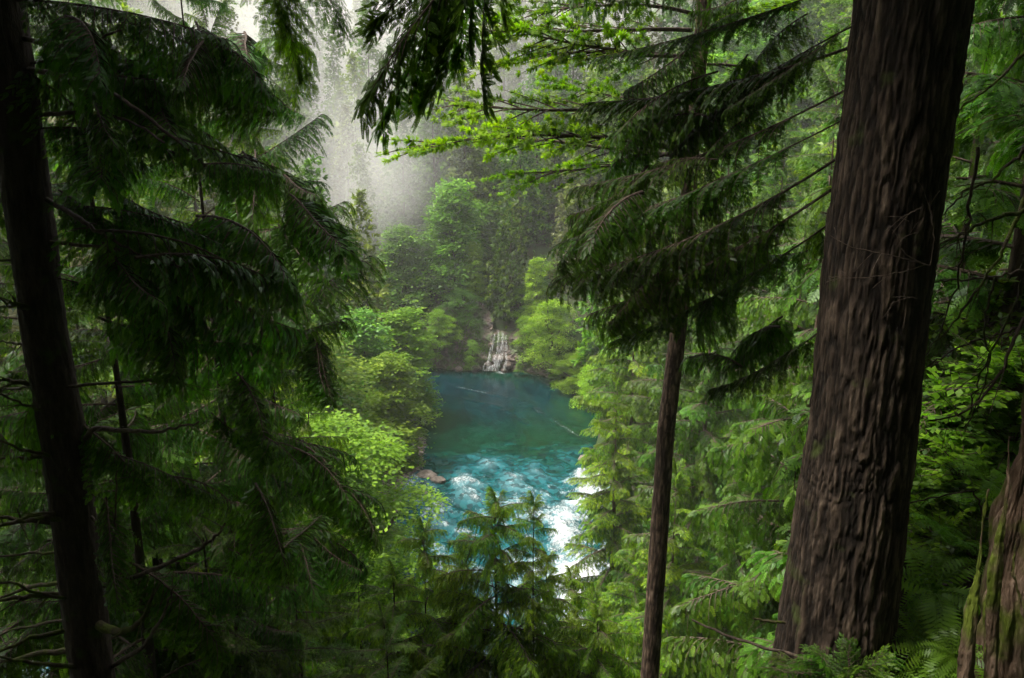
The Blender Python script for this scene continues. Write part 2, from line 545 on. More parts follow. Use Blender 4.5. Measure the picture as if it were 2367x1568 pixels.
def water_z(x, y):
    d = -water_sdf(x, y)
    rap = sstep(79, 68.5, y + 1.2 * np.sin(x * .7) + 9 * (fbm(np.stack([x * .45, y * .8, x * 0], -1), 31, 5) - .5))
    wn3 = fbm(np.stack([x * 1.1 + y * .3, y * .8, 0 * x], -1), 5, 5)
    wn4 = fbm(np.stack([x * .45, y * .35 + x * .2, 0 * x], -1), 8, 4)
    big = fbm(np.stack([x * .22, y * .16, 0 * x], -1), 15, 3)
    # white main current along the right side, fanning left lower down
    chute = np.exp(-(seg_dist(x, y, [(8.2, 74), (6.8, 66), (5.0, 60), (5.2, 54), (3.5, 46), (3, 36), (-10, 33)]) / (1.6 + .06 * (74 - y).clip(0, 40))) ** 2)
    low = sstep(56, 46, y)
    foam = rap * (.345 + .22 * (wn4 - .5) + .42 * (wn3 - .5) + .06 * (big - .5) + .19 * chute + .05 * low)
    line = seg_dist(x, y, FOAM_LINE)
    line2 = seg_dist(x, y, [(p[0] - 2.2, p[1] - 2.6) for p in FOAM_LINE[:3]])
    brk = fbm(np.stack([x * .5, y * .5, 0 * x], -1), 41, 3)
    foam = np.maximum(foam, (.40 * np.exp(-(line / .45) ** 2) + .34 * np.exp(-(line2 / .35) ** 2)) * sstep(.32, .62, brk) * (1 - rap))
    fall = np.hypot(x + 1.4, (y - 106.2) * .9)
    foam = np.maximum(foam, .58 * np.exp(-(fall / 1.3) ** 2))
    deep = np.clip(d / 7, 0, 1)
    sh = .5 - .42 * deep * sstep(78, 98, y) + .22 * np.exp(-(np.hypot(x - 7, y - 93) / 5) ** 2) * .6 + .16 * np.exp(-(np.hypot(x + 1, y - 103) / 3) ** 2)
    sh = sh * (1 - rap) + rap * (.72 + .5 * (wn4 - .5) + .3 * (wn3 - .5) + .25 * sstep(9, 2, np.abs(x - 1)) * .3)
    MASK['s'] = np.clip(sh, 0, 1)
    z = rap * ((wn3 - .5) * .45 + (wn4 - .5) * .7 + chute * .15) + .01 * (wn3 - .5) + .0
    z = z + rap * .12
    return z, np.clip(foam, 0, 1)


me = grid_mesh('river', wx, wy, water_z, M['water'], cull=lambda x, y: water_sdf(x, y) < 1.2)
a_ = me.attributes.new('shallow', 'FLOAT', 'POINT')
a_.data.foreach_set('value', MASK['s'].astype(np.float32))
leaf_obj('river_water', me, kind='structure')

# ------------------------------------------------------------------ cliff behind the pool
cg = Geo()
cl = [(-34, 112.3), (-22, 110.5), (-12, 108.3), (-8, 107.6), (-5, 107.0), (-2.6, 106.9), (-1.4, 107.4), (0.2, 106.6), (2, 105.4), (4, 104.0), (7, 101.6), (9.6, 98)]
cl = np.array(cl)
s_ = np.concatenate([[0], np.cumsum(np.hypot(*np.diff(cl, axis=0).T))])
nu, nv = 300, 60
u_ = np.linspace(0, s_[-1], nu)
bx = np.interp(u_, s_, cl[:, 0]); by = np.interp(u_, s_, cl[:, 1])
tx, ty = np.gradient(bx), np.gradient(by)
nx, ny = -ty / np.hypot(tx, ty), tx / np.hypot(tx, ty)     # pointing away from the pool
hgt = np.interp(bx, [-34, -14, -9, -5, -1.4, 1, 4, 9], [4, 6.5, 9.0, 8.5, 6.6, 5.5, 3.2, 1.0]) + .8 * np.sin(u_ * .9)
V_ = []
vv = np.linspace(-.12, 1, nv)
U2, V2 = np.meshgrid(np.arange(nu), vv)
hh = hgt[U2.astype(int)]
zz = V2 * hh
cx_ = bx[U2]; cy_ = by[U2]
pp = np.stack([cx_ * .5, cy_ * .5, zz * .7], -1).reshape(-1, 3)
off = (fbm(pp, 50, 5).reshape(nv, nu) - .5) * 2.6 + (np.abs(fbm(pp * 2.2, 61, 3).reshape(nv, nu) - .5)) * 1.1
lean = .28 * zz + off + .35 * np.maximum(0, V2 - .8) * 12
PX = cx_ + nx[U2] * lean; PY = cy_ + ny[U2] * lean
idx = np.arange(nu * nv).reshape(nv, nu)
Q_ = np.stack([idx[:-1, :-1], idx[:-1, 1:], idx[1:, 1:], idx[1:, :-1]], -1).reshape(-1, 4)
cg.add(np.stack([PX, PY, zz], -1).reshape(-1, 3), Q_)
leaf_obj('cliff', cg.mesh('cliff', M['rock'], False), kind='structure')


def cliff_pt(x, z):
    """a point on the cliff face near this x and height"""
    i = int(np.argmin(abs(bx - x)))
    j = int(np.clip(np.searchsorted(vv * hgt[i], z), 0, nv - 1))
    return np.array([PX[j, i], PY[j, i], zz[j, i]]), np.array([-nx[i], -ny[i], 0])


# ------------------------------------------------------------------ waterfall
def rock_mesh(seed, mat, n=14, flat=1.0, rough=.35):
    g = Geo()
    ph = np.linspace(0, math.pi, n); th = np.linspace(0, 2 * math.pi, n * 2, endpoint=False)
    T, Pp = np.meshgrid(th, ph)
    V = np.stack([np.sin(Pp) * np.cos(T), np.sin(Pp) * np.sin(T), np.cos(Pp)], -1).reshape(-1, 3)
    k = 1 + rough * 2 * (fbm(V * 1.3 + seed * 5.1, seed, 4) - .5) + .12 * (fbm(V * 5 + seed, seed + 9, 2) - .5)
    V = V * k[:, None] * [1, 1, flat]
    idx = np.arange(n * 2 * n).reshape(n, n * 2)
    r = np.roll(idx, -1, 1)
    Q = np.stack([idx[:-1], idx[1:], r[1:], r[:-1]], -1).reshape(-1, 4)
    g.add(V, Q, .3 + .5 * (seed * .37 % 1))
    return g.mesh('rock', mat, False)


wfm, N, L, out = new_mat('falling_water')
tr = N.new('ShaderNodeBsdfTransparent')
p = N.new('ShaderNodeBsdfPrincipled'); p.inputs['Base Color'].default_value = (.78, .77, .76, 1); p.inputs['Roughness'].default_value = .5
t2 = N.new('ShaderNodeBsdfTranslucent'); t2.inputs[0].default_value = (.8, .82, .85, 1)
m1 = N.new('ShaderNodeMixShader'); m1.inputs[0].default_value = .4
L.new(p.outputs[0], m1.inputs[1]); L.new(t2.outputs[0], m1.inputs[2])
tcx = N.new('ShaderNodeTexCoord'); mpx = N.new('ShaderNodeMapping'); mpx.inputs['Scale'].default_value = (9, 9, .8)
L.new(tcx.outputs['Object'], mpx.inputs[0])
nx_ = N.new('ShaderNodeTexNoise'); nx_.inputs['Scale'].default_value = 1.4; nx_.inputs['Detail'].default_value = 5
L.new(mpx.outputs[0], nx_.inputs['Vector'])
mrx = N.new('ShaderNodeMapRange'); mrx.inputs[1].default_value = .42; mrx.inputs[2].default_value = .72; mrx.inputs[3].default_value = .08; mrx.inputs[4].default_value = .7
L.new(nx_.outputs[0], mrx.inputs[0])
m2 = N.new('ShaderNodeMixShader')
L.new(mrx.outputs[0], m2.inputs[0]); L.new(tr.outputs[0], m2.inputs[1]); L.new(m1.outputs[0], m2.inputs[2])
L.new(m2.outputs[0], out.inputs[0])

YW = 105.3
wf = tag(empty('waterfall', tuple(at(1150, 856, YW + .3))), 'thin white waterfall spilling over brown rock into the far end of the pool', 'waterfall')
for (pts, wd) in [([(1162, 768), (1161, 800), (1160, 815)], .20), ([(1152, 766), (1151, 802), (1153, 815)], .14), ([(1143, 772), (1138, 800), (1134, 818)], .14), ([(1170, 775), (1170, 812)], .10),
                  ([(1160, 815), (1156, 830), (1146, 846), (1138, 857)], .34), ([(1152, 814), (1142, 832), (1150, 846), (1145, 857)], .26), ([(1134, 817), (1128, 838), (1133, 857)], .20),
                  ([(1168, 814), (1171, 835), (1166, 857)], .14), ([(1146, 842), (1133, 850), (1126, 858)], .3), ([(1120, 840), (1117, 857)], .08)]:
    P3 = [at(a, b, YW + (856 - b) * .012 - .25) for a, b in pts]
    P3 = np.array(P3)
    tt = np.linspace(0, 1, 24)
    pk = np.linspace(0, 1, len(P3))
    P3 = np.stack([np.interp(tt, pk, P3[:, i]) for i in range(3)], -1)
    P3[:, 0] += .05 * np.sin(tt * 6 + wd * 90); P3[:, 1] -= .1 * np.sin(tt * 3.1)
    g = Geo()
    n_ = len(P3)
    wds = wd * (.8 + .9 * tt)
    A_ = np.stack([P3 - np.stack([wds, 0 * wds, 0 * wds], -1), P3 - np.array([0, .07, 0]), P3 + np.stack([wds, 0 * wds, 0 * wds], -1)], 1)
    idx = np.arange(n_ * 3).reshape(n_, 3)
    Q_ = np.stack([idx[:-1, :-1], idx[:-1, 1:], idx[1:, 1:], idx[1:, :-1]], -1).reshape(-1, 4)
    g.add((A_ - np.array(wf.location)).reshape(-1, 3), Q_)
    leaf_obj('water_strand', g.mesh('water_strand', wfm, True), wf)
RK = [rock_mesh(s, M['wetrock'], 12, .8) for s in range(4)]
RC = [rock_mesh(s + 10, M['cobble'], 8, .6) for s in range(4)]
for i, (a, b, s, lab) in enumerate([(1152, 830, .95, 'brown wet boulder standing in the middle of the waterfall'), (1128, 842, .6, 'dark wet rock at the foot of the waterfall on its left side'),
                                    (1174, 844, .75, 'rusty rock ledge beside the foot of the waterfall'),
                                    (1165, 856, .6, 'low tan rock at the waterline below the waterfall'), (1100, 852, .7, 'small rock at the waterline left of the waterfall'), (1060, 853, .6, 'small pale rock at the waterline under the mossy cliff')]):
    o = leaf_obj('boulder', RK[i % 4]); o.location = tuple(at(a, b, YW + .9 + (856 - b) * .018)); o.scale = (s, .8 * s, s * .9); o.rotation_euler = (0, 0, i * 1.7)
    tag(o, lab, 'boulder')

# ------------------------------------------------------------------ bough prototypes
UP = np.array([0, 0, 1.0])


def make_bough(name, seed, L, n_bl, bl_len, hang, sp_len, gap, tmpl, mat, arc=.08, out_ang=60, start=.1, r0=.03, tip_end=.35, var0=.4, flat=1.0, inner=0, twigmat=None):
    r = random.Random(seed)
    wood, fol = Geo(), Geo()
    nL = 14
    t = np.linspace(0, 1, nL)
    wob = np.array([r.uniform(-1, 1) for _ in range(nL)]) * .008 * L
    LP = np.stack([L * t, np.cumsum(wob) * (t > 0), arc * L * 4 * t * (1 - t)], -1)
    tube(wood, LP, r0 * (1 - t) ** .8 + .004, 6)
    O, X, Nn, S, VA = [], [], [], [], []

    def lp(q):
        return np.array([np.interp(q, t, LP[:, i]) for i in range(3)])
    for i in range(n_bl):
        q = start + (1 - start) * ((i + r.uniform(-.3, .3)) / (n_bl - 1 + 1e-6))
        q = min(max(q, start), 1)
        side = 1 if i % 2 else -1
        p0 = lp(q)
        env = (math.sin(math.pi * min(1, .12 + .80 * (q - start) / (1 - start))) ** .6) * (1 - tip_end) + tip_end * (1 - .5 * q)
        ln = bl_len * env * r.uniform(.65, 1.2)
        a = R(out_ang * (1 - .55 * q ** 3)) * r.uniform(.75, 1.2)
        d0 = np.array([math.cos(a), side * math.sin(a), r.uniform(-.15, .2)])
        hg = hang * r.uniform(.7, 1.3)
        m = 7
        s = np.linspace(0, 1, m)
        BP = p0 + d0 * (ln * s * (1 - .45 * min(hg, 1.2) * s))[:, None] - UP * (ln * hg * s ** 1.6)[:, None]
        tube(wood, BP, .35 * r0 * (1 - s) + .003, 3)
        T = unit(np.gradient(BP, axis=0))
        k = max(2, int(ln / gap))
        for j in range(k):
            ss = (j + r.random()) / k
            ss = .06 + .94 * ss
            if ss < inner or (inner and math.sin(ss * 23 + i * 2.1) < -.35):
                continue
            pb = np.array([np.interp(ss, s, BP[:, c]) for c in range(3)])
            tb = unit(np.array([np.interp(ss, s, T[:, c]) for c in range(3)]))
            lat = unit(np.cross(UP * .8 + d0 * .4, tb))
            sd2 = 1 if (j % 2) else -1
            dr = unit(tb * r.uniform(.5, 1.0) + lat * sd2 * r.uniform(.4, 1.0) + UP * r.uniform(-.5, .25) * flat - UP * .35 * hang)
            nn = unit(UP * (1.1 - min(.9, .5 * hang)) + d0 * .5 * hang + np.array([r.gauss(0, .3) for _ in range(3)]) * flat)
            O.append(pb); X.append(dr); Nn.append(nn); S.append(sp_len * r.uniform(.6, 1.25) * (1 - .35 * ss))
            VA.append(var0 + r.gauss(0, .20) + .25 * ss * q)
        O.append(BP[-1]); X.append(T[-1] - UP * .2 * hang); Nn.append(UP + d0 * hang); S.append(sp_len * r.uniform(.8, 1.2)); VA.append(var0 + .25)
    # sprays directly along the limb and its tip
    for i in range(int(L / gap * (.7 if not inner else .12))):
        q = r.uniform(start, 1)
        O.append(lp(q)); a = r.uniform(-1.2, 1.2)
        X.append(np.array([math.cos(a), math.sin(a), r.uniform(-.5, .3) - .5 * hang])); Nn.append(UP + np.array([r.gauss(0, .3) for _ in range(3)])); S.append(sp_len * r.uniform(.6, 1)); VA.append(var0 + r.gauss(0, .12))
    for i in range(14):
        q = .86 + .14 * i / 13; a = (1 if i % 2 else -1) * r.uniform(.3, .9) * (1.1 - (q - .86) * 5)
        O.append(lp(q)); X.append(np.array([math.cos(a), math.sin(a), -.3 * hang])); Nn.append(UP + np.array([r.gauss(0, .3) for _ in range(3)])); S.append(sp_len * r.uniform(.7, 1.1)); VA.append(var0 + .2)
    tl = tmpl if isinstance(tmpl, list) else [tmpl]
    O, X, Nn, S, VA = map(np.array, (O, X, Nn, S, VA))
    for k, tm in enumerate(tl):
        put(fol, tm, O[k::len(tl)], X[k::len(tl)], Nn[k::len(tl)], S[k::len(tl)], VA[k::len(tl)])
    return wood.mesh(name + '_wood', twigmat or M['twig']), fol.mesh(name + '_foliage', mat), L


B = {}
# curtain boughs of the dark hemlock / cedar on the left
B['curtain'] = [make_bough('curtain', 100 + k, 4.0, 70, 1.05, .95, .20, .036, LACE, M['hemlock'], arc=a, out_ang=60, r0=.035, var0=.40) for k, a in enumerate((.05, .12, -.05))]
# long swept boughs of the big trunk
B['swept'] = [make_bough('swept', 120 + k, 5.0, 72, 1.2, .75, .21, .038, LACE, M['cedar'], arc=a, out_ang=55, start=.22, r0=.035, var0=.30) for k, a in enumerate((.06, -.06, -.10))]
# flat cedar fronds
B['flat'] = [make_bough('flat', 140 + k, 3.0, 52, .90, .35, .19, .040, FINE, M['cedar'], arc=a, out_ang=62, r0=.022, var0=.42) for k, a in enumerate((.05, .10, .0))]
# tufted fir limbs
B['fir'] = [make_bough('fir', 160 + k, 3.4, 22, 1.25, .10, .14, .030, NEEDLE, M['fir'], arc=a, out_ang=38, start=.18, r0=.030, var0=.5, flat=1.8, inner=.38) for k, a in enumerate((.0, .04, -.03))]
# mid distance cedars
B['mid'] = [make_bough('mid', 180 + k, 3.6, 36, 1.25, h_, .40, .10, MID, M['bright'], arc=.06, out_ang=60, r0=.04, var0=.42) for k, h_ in enumerate((.4, .6, .8))]
B['middark'] = [make_bough('middark', 190 + k, 3.6, 38, 1.25, h_, .38, .095, MID, M['cedar'], arc=.06, out_ang=60, r0=.04, var0=.42) for k, h_ in enumerate((.4, .7, 1.0))]
B['pale'] = [make_bough('pale', 260 + k, 3.4, 44, 1.0, .95, .24, .060, MID, M['bright'], arc=.04, out_ang=60, r0=.03, var0=.45) for k in range(2)]
B['clump'] = [make_bough('clump', 240 + k, 1.7, 46, .62, h_, .17, .034, LACE, M['hemlock'], arc=a, out_ang=62, r0=.016, var0=.42, start=.05) for k, (a, h_) in enumerate(((.05, 1.2), (.12, .8), (-.06, 1.0), (.0, .6)))]
B['clumpc'] = [make_bough('clumpc', 250 + k, 1.7, 40, .66, h_, .17, .036, LACE, M['cedar'], arc=a, out_ang=62, r0=.016, var0=.42, start=.05) for k, (a, h_) in enumerate(((.05, 1.1), (.10, .7), (-.06, .9)))]
# very near hanging spray
B['close'] = [make_bough('close', 210 + k, 1.15, 20, .40, .30, .17, .036, frond_template(9, .10, .36, 38), M['cedar'], arc=.06, out_ang=46, start=.18, r0=.009, var0=.30) for k in range(2)]
B['young'] = [make_bough('young', 220 + k, 1.6, 34, .66, .75, .19, .036, LACE, M['fresh'], arc=.10, out_ang=60, start=.08, r0=.016, var0=.45) for k in range(3)]


def add_branch(parent, origin, A, Bt, proto, roll=0.0, width=1.0, cat='branch', twig_only=False):
    """a branch of parent from world point A to world point Bt"""
    wood, fol, L0 = proto
    A = Vector(A); Bt = Vector(Bt)
    X = (Bt - A); ln = X.length; X.normalize()
    Yv = Vector((0, 0, 1)).cross(X).normalized()
    Z = X.cross(Yv)
    m = Matrix((X, Yv, Z)).transposed().to_4x4()
    s = ln / L0
    sy = s * width
    mw = Matrix.Translation(A - Vector(origin)) @ m @ Matrix.Rotation(roll, 4, 'X') @ Matrix.Diagonal((s, sy, sy, 1))
    b = leaf_obj('branch', wood, parent, mw)
    if not twig_only:
        leaf_obj('foliage', fol, b)
    return b


def trunk_mesh(name, base, pts, radii, mat, nseg=40, rows=60, ridge=.0, seed=0, flare=.0, stretch=(7, 7, 1.1)):
    pts = np.array(pts, float); k = np.linspace(0, 1, len(pts)); t = np.linspace(0, 1, rows)
    P = np.stack([np.interp(t, k, pts[:, i]) for i in range(3)], -1) - np.array(base)
    P[:, 0] += .02 * np.sin(t * 9 + seed); P[:, 1] += .02 * np.cos(t * 7 + seed)
    Rr = np.interp(t, k, radii)
    g = Geo()
    tube(g, P, Rr, nseg)
    V = g.V[0].reshape(rows, nseg, 3)
    C = P[:, None]
    D = V - C
    rad = np.linalg.norm(D, axis=-1)
    Dn = D / rad[..., None]
    q = V.reshape(-1, 3) + np.array(base)
    # ridged bark: elongated plates separated by furrows
    warp = (fbm(q * [2.2, 2.2, .8], seed + 3, 3) - .5)
    qq = q * stretch + warp[:, None] * 1.0
    r1 = 1 - np.abs(2 * fbm(qq, seed, 3) - 1)
    r2 = 1 - np.abs(2 * fbm(qq * [2.1, 2.1, 3.6], seed + 7, 2) - 1)
    hgt_ = (r1 ** 2.4) * .62 + r2 ** 2 * .38
    low = fbm(q * [1.1, 1.1, .5], seed + 11, 2) - .5
    z01 = np.repeat(t, nseg)
    disp = -ridge * hgt_ + low * ridge * 1.2 + flare * Rr[0] * np.clip(1 - z01 * 6, 0, 1) ** 2
    V = V.reshape(-1, 3) + Dn.reshape(-1, 3) * disp[:, None]
    g.V[0] = V
    g.A[0] = np.clip(1.1 - hgt_ * 1.5, 0, 1)
    return g.mesh(name, mat, True)


# ------------------------------------------------------------------ far and mid tree crowns (shared meshes)
def conifer_crown(seed, H, Rad, mat, base=.08, dens=1.0, droop=.35, narrow=.75, size=.95, var0=.45, tmpl=TUFT):
    r = np.random.default_rng(seed)
    g = Geo()
    n = int(H * 8.5 * dens)
    O, X, Nn, S, VA = [], [], [], [], []
    for i in range(n):
        u = (i + r.random()) / n
        z = H * (base + (1 - base) * u)
        ln = (Rad * (1 - u) ** narrow * r.uniform(.55, 1.15) + .25) * (1 - .35 * math.exp(-u * 12))
        az = r.random() * 6.283
        d = np.array([math.cos(az), math.sin(az), 0])
        k = max(4, int(ln / .30))
        q = (np.arange(k) + r.random(k)) / k
        q = .22 + .8 * q
        pr = d * (ln * q)[:, None] + UP * (z + .15 * ln * q - droop * ln * q * q)[:, None] + r.normal(0, .13 * (1 + q[:, None]), (k, 3))
        lat = np.array([-d[1], d[0], 0])
        pr = pr + lat * (r.normal(0, .22, k) * ln * .45 * (1 - .4 * q))[:, None]
        O.append(pr)
        X.append(d + r.normal(0, .55, (k, 3)) - UP * (.45 * droop + .2))
        Nn.append(UP + r.normal(0, .45, (k, 3)))
        S.append(size * r.uniform(.6, 1.25, k) * (1 - .3 * u))
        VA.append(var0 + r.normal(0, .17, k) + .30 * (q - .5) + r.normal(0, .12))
    O.append(np.array([[0, 0, H], [0, 0, H - .3]])); X.append(np.array([[0, 0, 1.], [.1, 0, 1]])); Nn.append(np.array([[1., 0, 0], [0, 1, 0]])); S.append([.5, .6]); VA.append([.6, .6])
    O, X, Nn = map(np.concatenate, (O, X, Nn)); S = np.concatenate(S); VA = np.concatenate(VA)
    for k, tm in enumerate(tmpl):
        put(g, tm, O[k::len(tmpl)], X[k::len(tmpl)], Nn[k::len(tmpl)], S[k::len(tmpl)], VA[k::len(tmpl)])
    return g.mesh('crown', mat)


def leafy_crown(seed, H, Rad, mat, nlobe=16, per=34, base=.2, size=.62, tmpl=LEAFC, var0=.45, flat=.45):
    r = np.random.default_rng(seed)
    g, w_ = Geo(), Geo()
    O, X, Nn, S, VA = [], [], [], [], []
    for i in range(nlobe):
        u = (i + .5) / nlobe
        z = H * (base + (1 - base) * u)
        rr = Rad * math.sin(math.pi * min(1, .25 + .72 * u)) ** .7 * r.uniform(.45, 1.0)
        az = i * 2.4 + r.normal(0, .4)
        c = np.array([math.cos(az) * rr * .62, math.sin(az) * rr * .62, z])
        lr = Rad * r.uniform(.26, .42) * (1.05 - .40 * u)
        tube(w_, np.array([[0, 0, z - .28 * H * .5], c * [.5, .5, 1] - [0, 0, .6], c]), np.array([.09, .06, .02]) * (1.2 - .6 * u), 4)
        nsh = 5
        for k in range(per):
            # layered shelves of leaves on the shell of the lobe
            dv = unit(r.normal(0, 1, 3)); dv[2] = abs(dv[2]) * 1.0 - .35
            pt = c + dv * lr * r.uniform(.75, 1.05) * [1.15, 1.15, .75]
            O.append(pt); az2 = r.random() * 6.283
            X.append([math.cos(az2), math.sin(az2), -.2]); Nn.append(UP + dv * flat + r.normal(0, .22, 3))
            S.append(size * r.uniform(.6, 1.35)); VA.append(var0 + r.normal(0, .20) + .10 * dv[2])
    O, X, Nn, S, VA = map(np.array, (O, X, Nn, S, VA))
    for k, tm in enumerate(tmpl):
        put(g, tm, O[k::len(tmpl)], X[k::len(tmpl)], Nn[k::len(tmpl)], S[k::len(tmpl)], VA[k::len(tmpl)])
    return g.mesh('crown', mat), w_.mesh('limbs', M['twig'])


def simple_trunk(H, r0, mat):
    g = Geo()
    tube(g, np.array([[0, 0, -1.5], [0, 0, H * .3], [.1, 0, H * .5], [0, 0, H * .72]]), np.array([r0 * 1.15, r0 * .75, r0 * .4, .03]), 7)
    return g.mesh('trunk', mat, True)


CON = {
    'olive': [(conifer_crown(300 + k, 22, 3.6, M['olive']), 22) for k in range(3)],
    'broad': [(conifer_crown(310 + k, 20, 4.4, M['bright'], narrow=.6, droop=.5, var0=.36), 20) for k in range(2)],
    'brown': [(conifer_crown(320 + k, 22, 3.3, M['brownish'], dens=.9, droop=.25, size=.8), 22) for k in range(2)],
    'dark': [(conifer_crown(330 + k, 24, 3.8, M['cedar'], droop=.5, var0=.6), 24) for k in range(2)],
}
LEAFY = {
    'alder': [(*leafy_crown(400 + k, 15, 3.9, M['alder'], 40, 46, .06, size=.75, tmpl=LEAFC), 15) for k in range(2)],
    'maple': [(*leafy_crown(410 + k, 13, 4.4, M['leafy'], 32, 44, .08, size=.95, tmpl=LEAFC), 13) for k in range(2)],
    'shrub': [(*leafy_crown(420 + k, 3.2, 2.0, M['alder'], 16, 60, .03, size=.30, tmpl=LEAFS), 3.2) for k in range(2)],
    'shrubdark': [(*leafy_crown(430 + k, 3.4, 2.2, M['alderdark'], 16, 60, .03, size=.30, tmpl=LEAFS), 3.4) for k in range(2)],
}
TR = {h_: simple_trunk(h_, .26 if h_ > 16 else .18, M['barkdark']) for h_ in (22, 20, 24, 15, 13)}
TR[3.2] = TR[3.4] = None


def plant_tree(kind, x, y, s, label, cat='tree', group=None, z=None, name=None, sxy=1.0):
    leafy = kind in LEAFY
    v = rnd.choice(LEAFY[kind] if leafy else CON[kind])
    nm = name or ({'alder': 'alder_tree', 'maple': 'maple_tree', 'shrub': 'shrub', 'shrubdark': 'shrub'}.get(kind, 'conifer_tree'))
    o = empty(nm, (x, y, hz(x, y) - .2 if z is None else z))
    o.scale = (s * sxy, s * sxy, s)
    o.rotation_euler = (rnd.uniform(-.04, .04), rnd.uniform(-.04, .04), rnd.uniform(0, 6.28))
    tag(o, label, cat, group)
    leaf_obj('crown', v[0], o)
    H = v[-1]
    if TR.get(H):
        leaf_obj('trunk', TR[H], o)
    if leafy:
        leaf_obj('limbs', v[1], o)
    return o


def by_px(px, Y):
    return at(px, 784, Y)[0]


# ---- hand placed trees that the photograph shows distinctly
def plant_at(kind, px, base_row, Y, top_row, label, sxy=1.0, **k):
    x = at(px, (base_row + top_row) / 2, Y)[0]
    z0 = at(px, base_row, Y)[2]; z1 = at(px, top_row, Y)[2]
    g = hz(x, Y)
    zb = z0 if kind.startswith('shrub') and Y >= 103 else min(g - .2, z0)
    v = (LEAFY[kind] if kind in LEAFY else CON[kind])[0]
    s = (z1 - zb) / v[-1]
    return plant_tree(kind, x, Y, s, label, z=zb, sxy=sxy, **k)


FH = 'trees on the far side of the pool'
plant_at('maple', 1050, 720, 115, 425, 'round light green broadleaf tree above the cliff behind the pool', .95, group=FH)
plant_at('broad', 1175, 752, 111, 385, 'tall olive cedar directly above the waterfall', .8, group=FH)
plant_at('maple', 930, 740, 112, 530, 'dark leafy tree at the left end of the pool cliff', 1.0, group=FH)
plant_at('olive', 905, 720, 128, 370, 'pale tree half hidden at the lower edge of the mist', 1.1, group=FH)
plant_at('alder', 985, 700, 122, 520, 'small pale green tree tucked left of the round broadleaf tree', 1.0, group=FH)
plant_at('maple', 1110, 700, 121, 470, 'green tree filling the gap behind the round broadleaf tree', 1.0, group=FH)
plant_at('brown', 1305, 760, 112, 450, 'thin brownish conifer at the right of the waterfall trees', .9, group=FH)
plant_at('dark', 1245, 700, 124, 380, 'dark green conifer right of the cedar above the waterfall', 1.0, group=FH)
plant_at('shrub', 1275, 850, 103, 700, 'large bright yellow green bush on the rocks right of the waterfall', 1.0, group=FH)
plant_at('shrub', 1215, 800, 106, 735, 'small bright bush overhanging the waterfall from the right', 1.0, group=FH)
plant_at('shrub', 1345, 880, 98, 815, 'low yellow green bush on the right shore of the pool', 1.6, group=FH)
plant_at('shrub', 1305, 878, 101, 835, 'low green bush at the waterline of the right shore', 1.2, group=FH)
plant_at('shrub', 1385, 930, 91, 850, 'bright bush leaning over the right edge of the pool', 1.4, group=FH)
plant_at('shrubdark', 1090, 850, 106.6, 790, 'small dark green shrub clinging to the cliff near the waterline', .8, group=FH)
plant_at('shrub', 1010, 800, 107, 720, 'mossy green shrub on the left shoulder of the cliff', .9, group=FH)
plant_at('shrubdark', 1200, 860, 104, 838, 'tiny green plant tuft at the waterline right of the waterfall', 1.0, group=FH)
plant_at('shrub', 1200, 735, 111, 665, 'light green bush on the slope above the waterfall', 1.3, group=FH)
plant_at('shrubdark', 1250, 720, 112, 650, 'dark bush on the slope right of the cedar above the waterfall', 1.5, group=FH)
plant_at('shrub', 1290, 690, 115, 610, 'pale bush among the trunks right of the waterfall cedar', 1.5, group=FH)
plant_at('shrub', 1035, 790, 107.5, 735, 'mossy yellow green shrub hanging on the middle of the cliff', 1.2, group=FH)
plant_at('shrub', 985, 830, 107, 770, 'green bush at the left foot of the cliff', 1.2, group=FH)
plant_at('alder', 1240, 735, 108, 600, 'light green young tree on the bank right of the waterfall', .9, group=FH)
plant_at('alder', 1100, 700, 112, 560, 'fresh green young tree on top of the mossy cliff', .9, group=FH)
plant_at('shrubdark', 1070, 745, 110, 670, 'leafy shrub on top of the mossy cliff', 1.3, group=FH)

LB = 'leafy trees along the left bank'
plant_at('alder', 900, 1130, 72, 830, 'bright yellow green alder leaning over the left edge of the pool', 1.25, group=LB)
plant_at('alder', 930, 920, 86, 720, 'blue green alder with layered twigs at the pool narrow left side', 1.5, group=LB)
plant_at('maple', 845, 1000, 78, 725, 'fresh green maple rising behind the bright alder', 1.0, group=LB)
plant_at('alder', 830, 1160, 66, 960, 'yellow green alder lower on the left bank', .95, group=LB)
plant_at('maple', 925, 1110, 72, 985, 'low bright bush at the water edge under the alder', 1.1, group=LB, cat='bush', name='bush')
plant_at('shrub', 770, 1110, 46, 1000, 'mint green maple sapling in front of the left bank trees', 1.1, group=LB)
plant_at('shrub', 725, 1340, 44, 1250, 'yellow green bush on the ground below the sapling', 1.6, group=LB)
plant_at('shrubdark', 800, 1230, 52, 1150, 'dark green bush behind the gravel bank', 1.4, group=LB)
plant_at('shrub', 640, 900, 62, 790, 'mossy green bush on the left slope behind the hanging boughs', 2.0, group=LB)

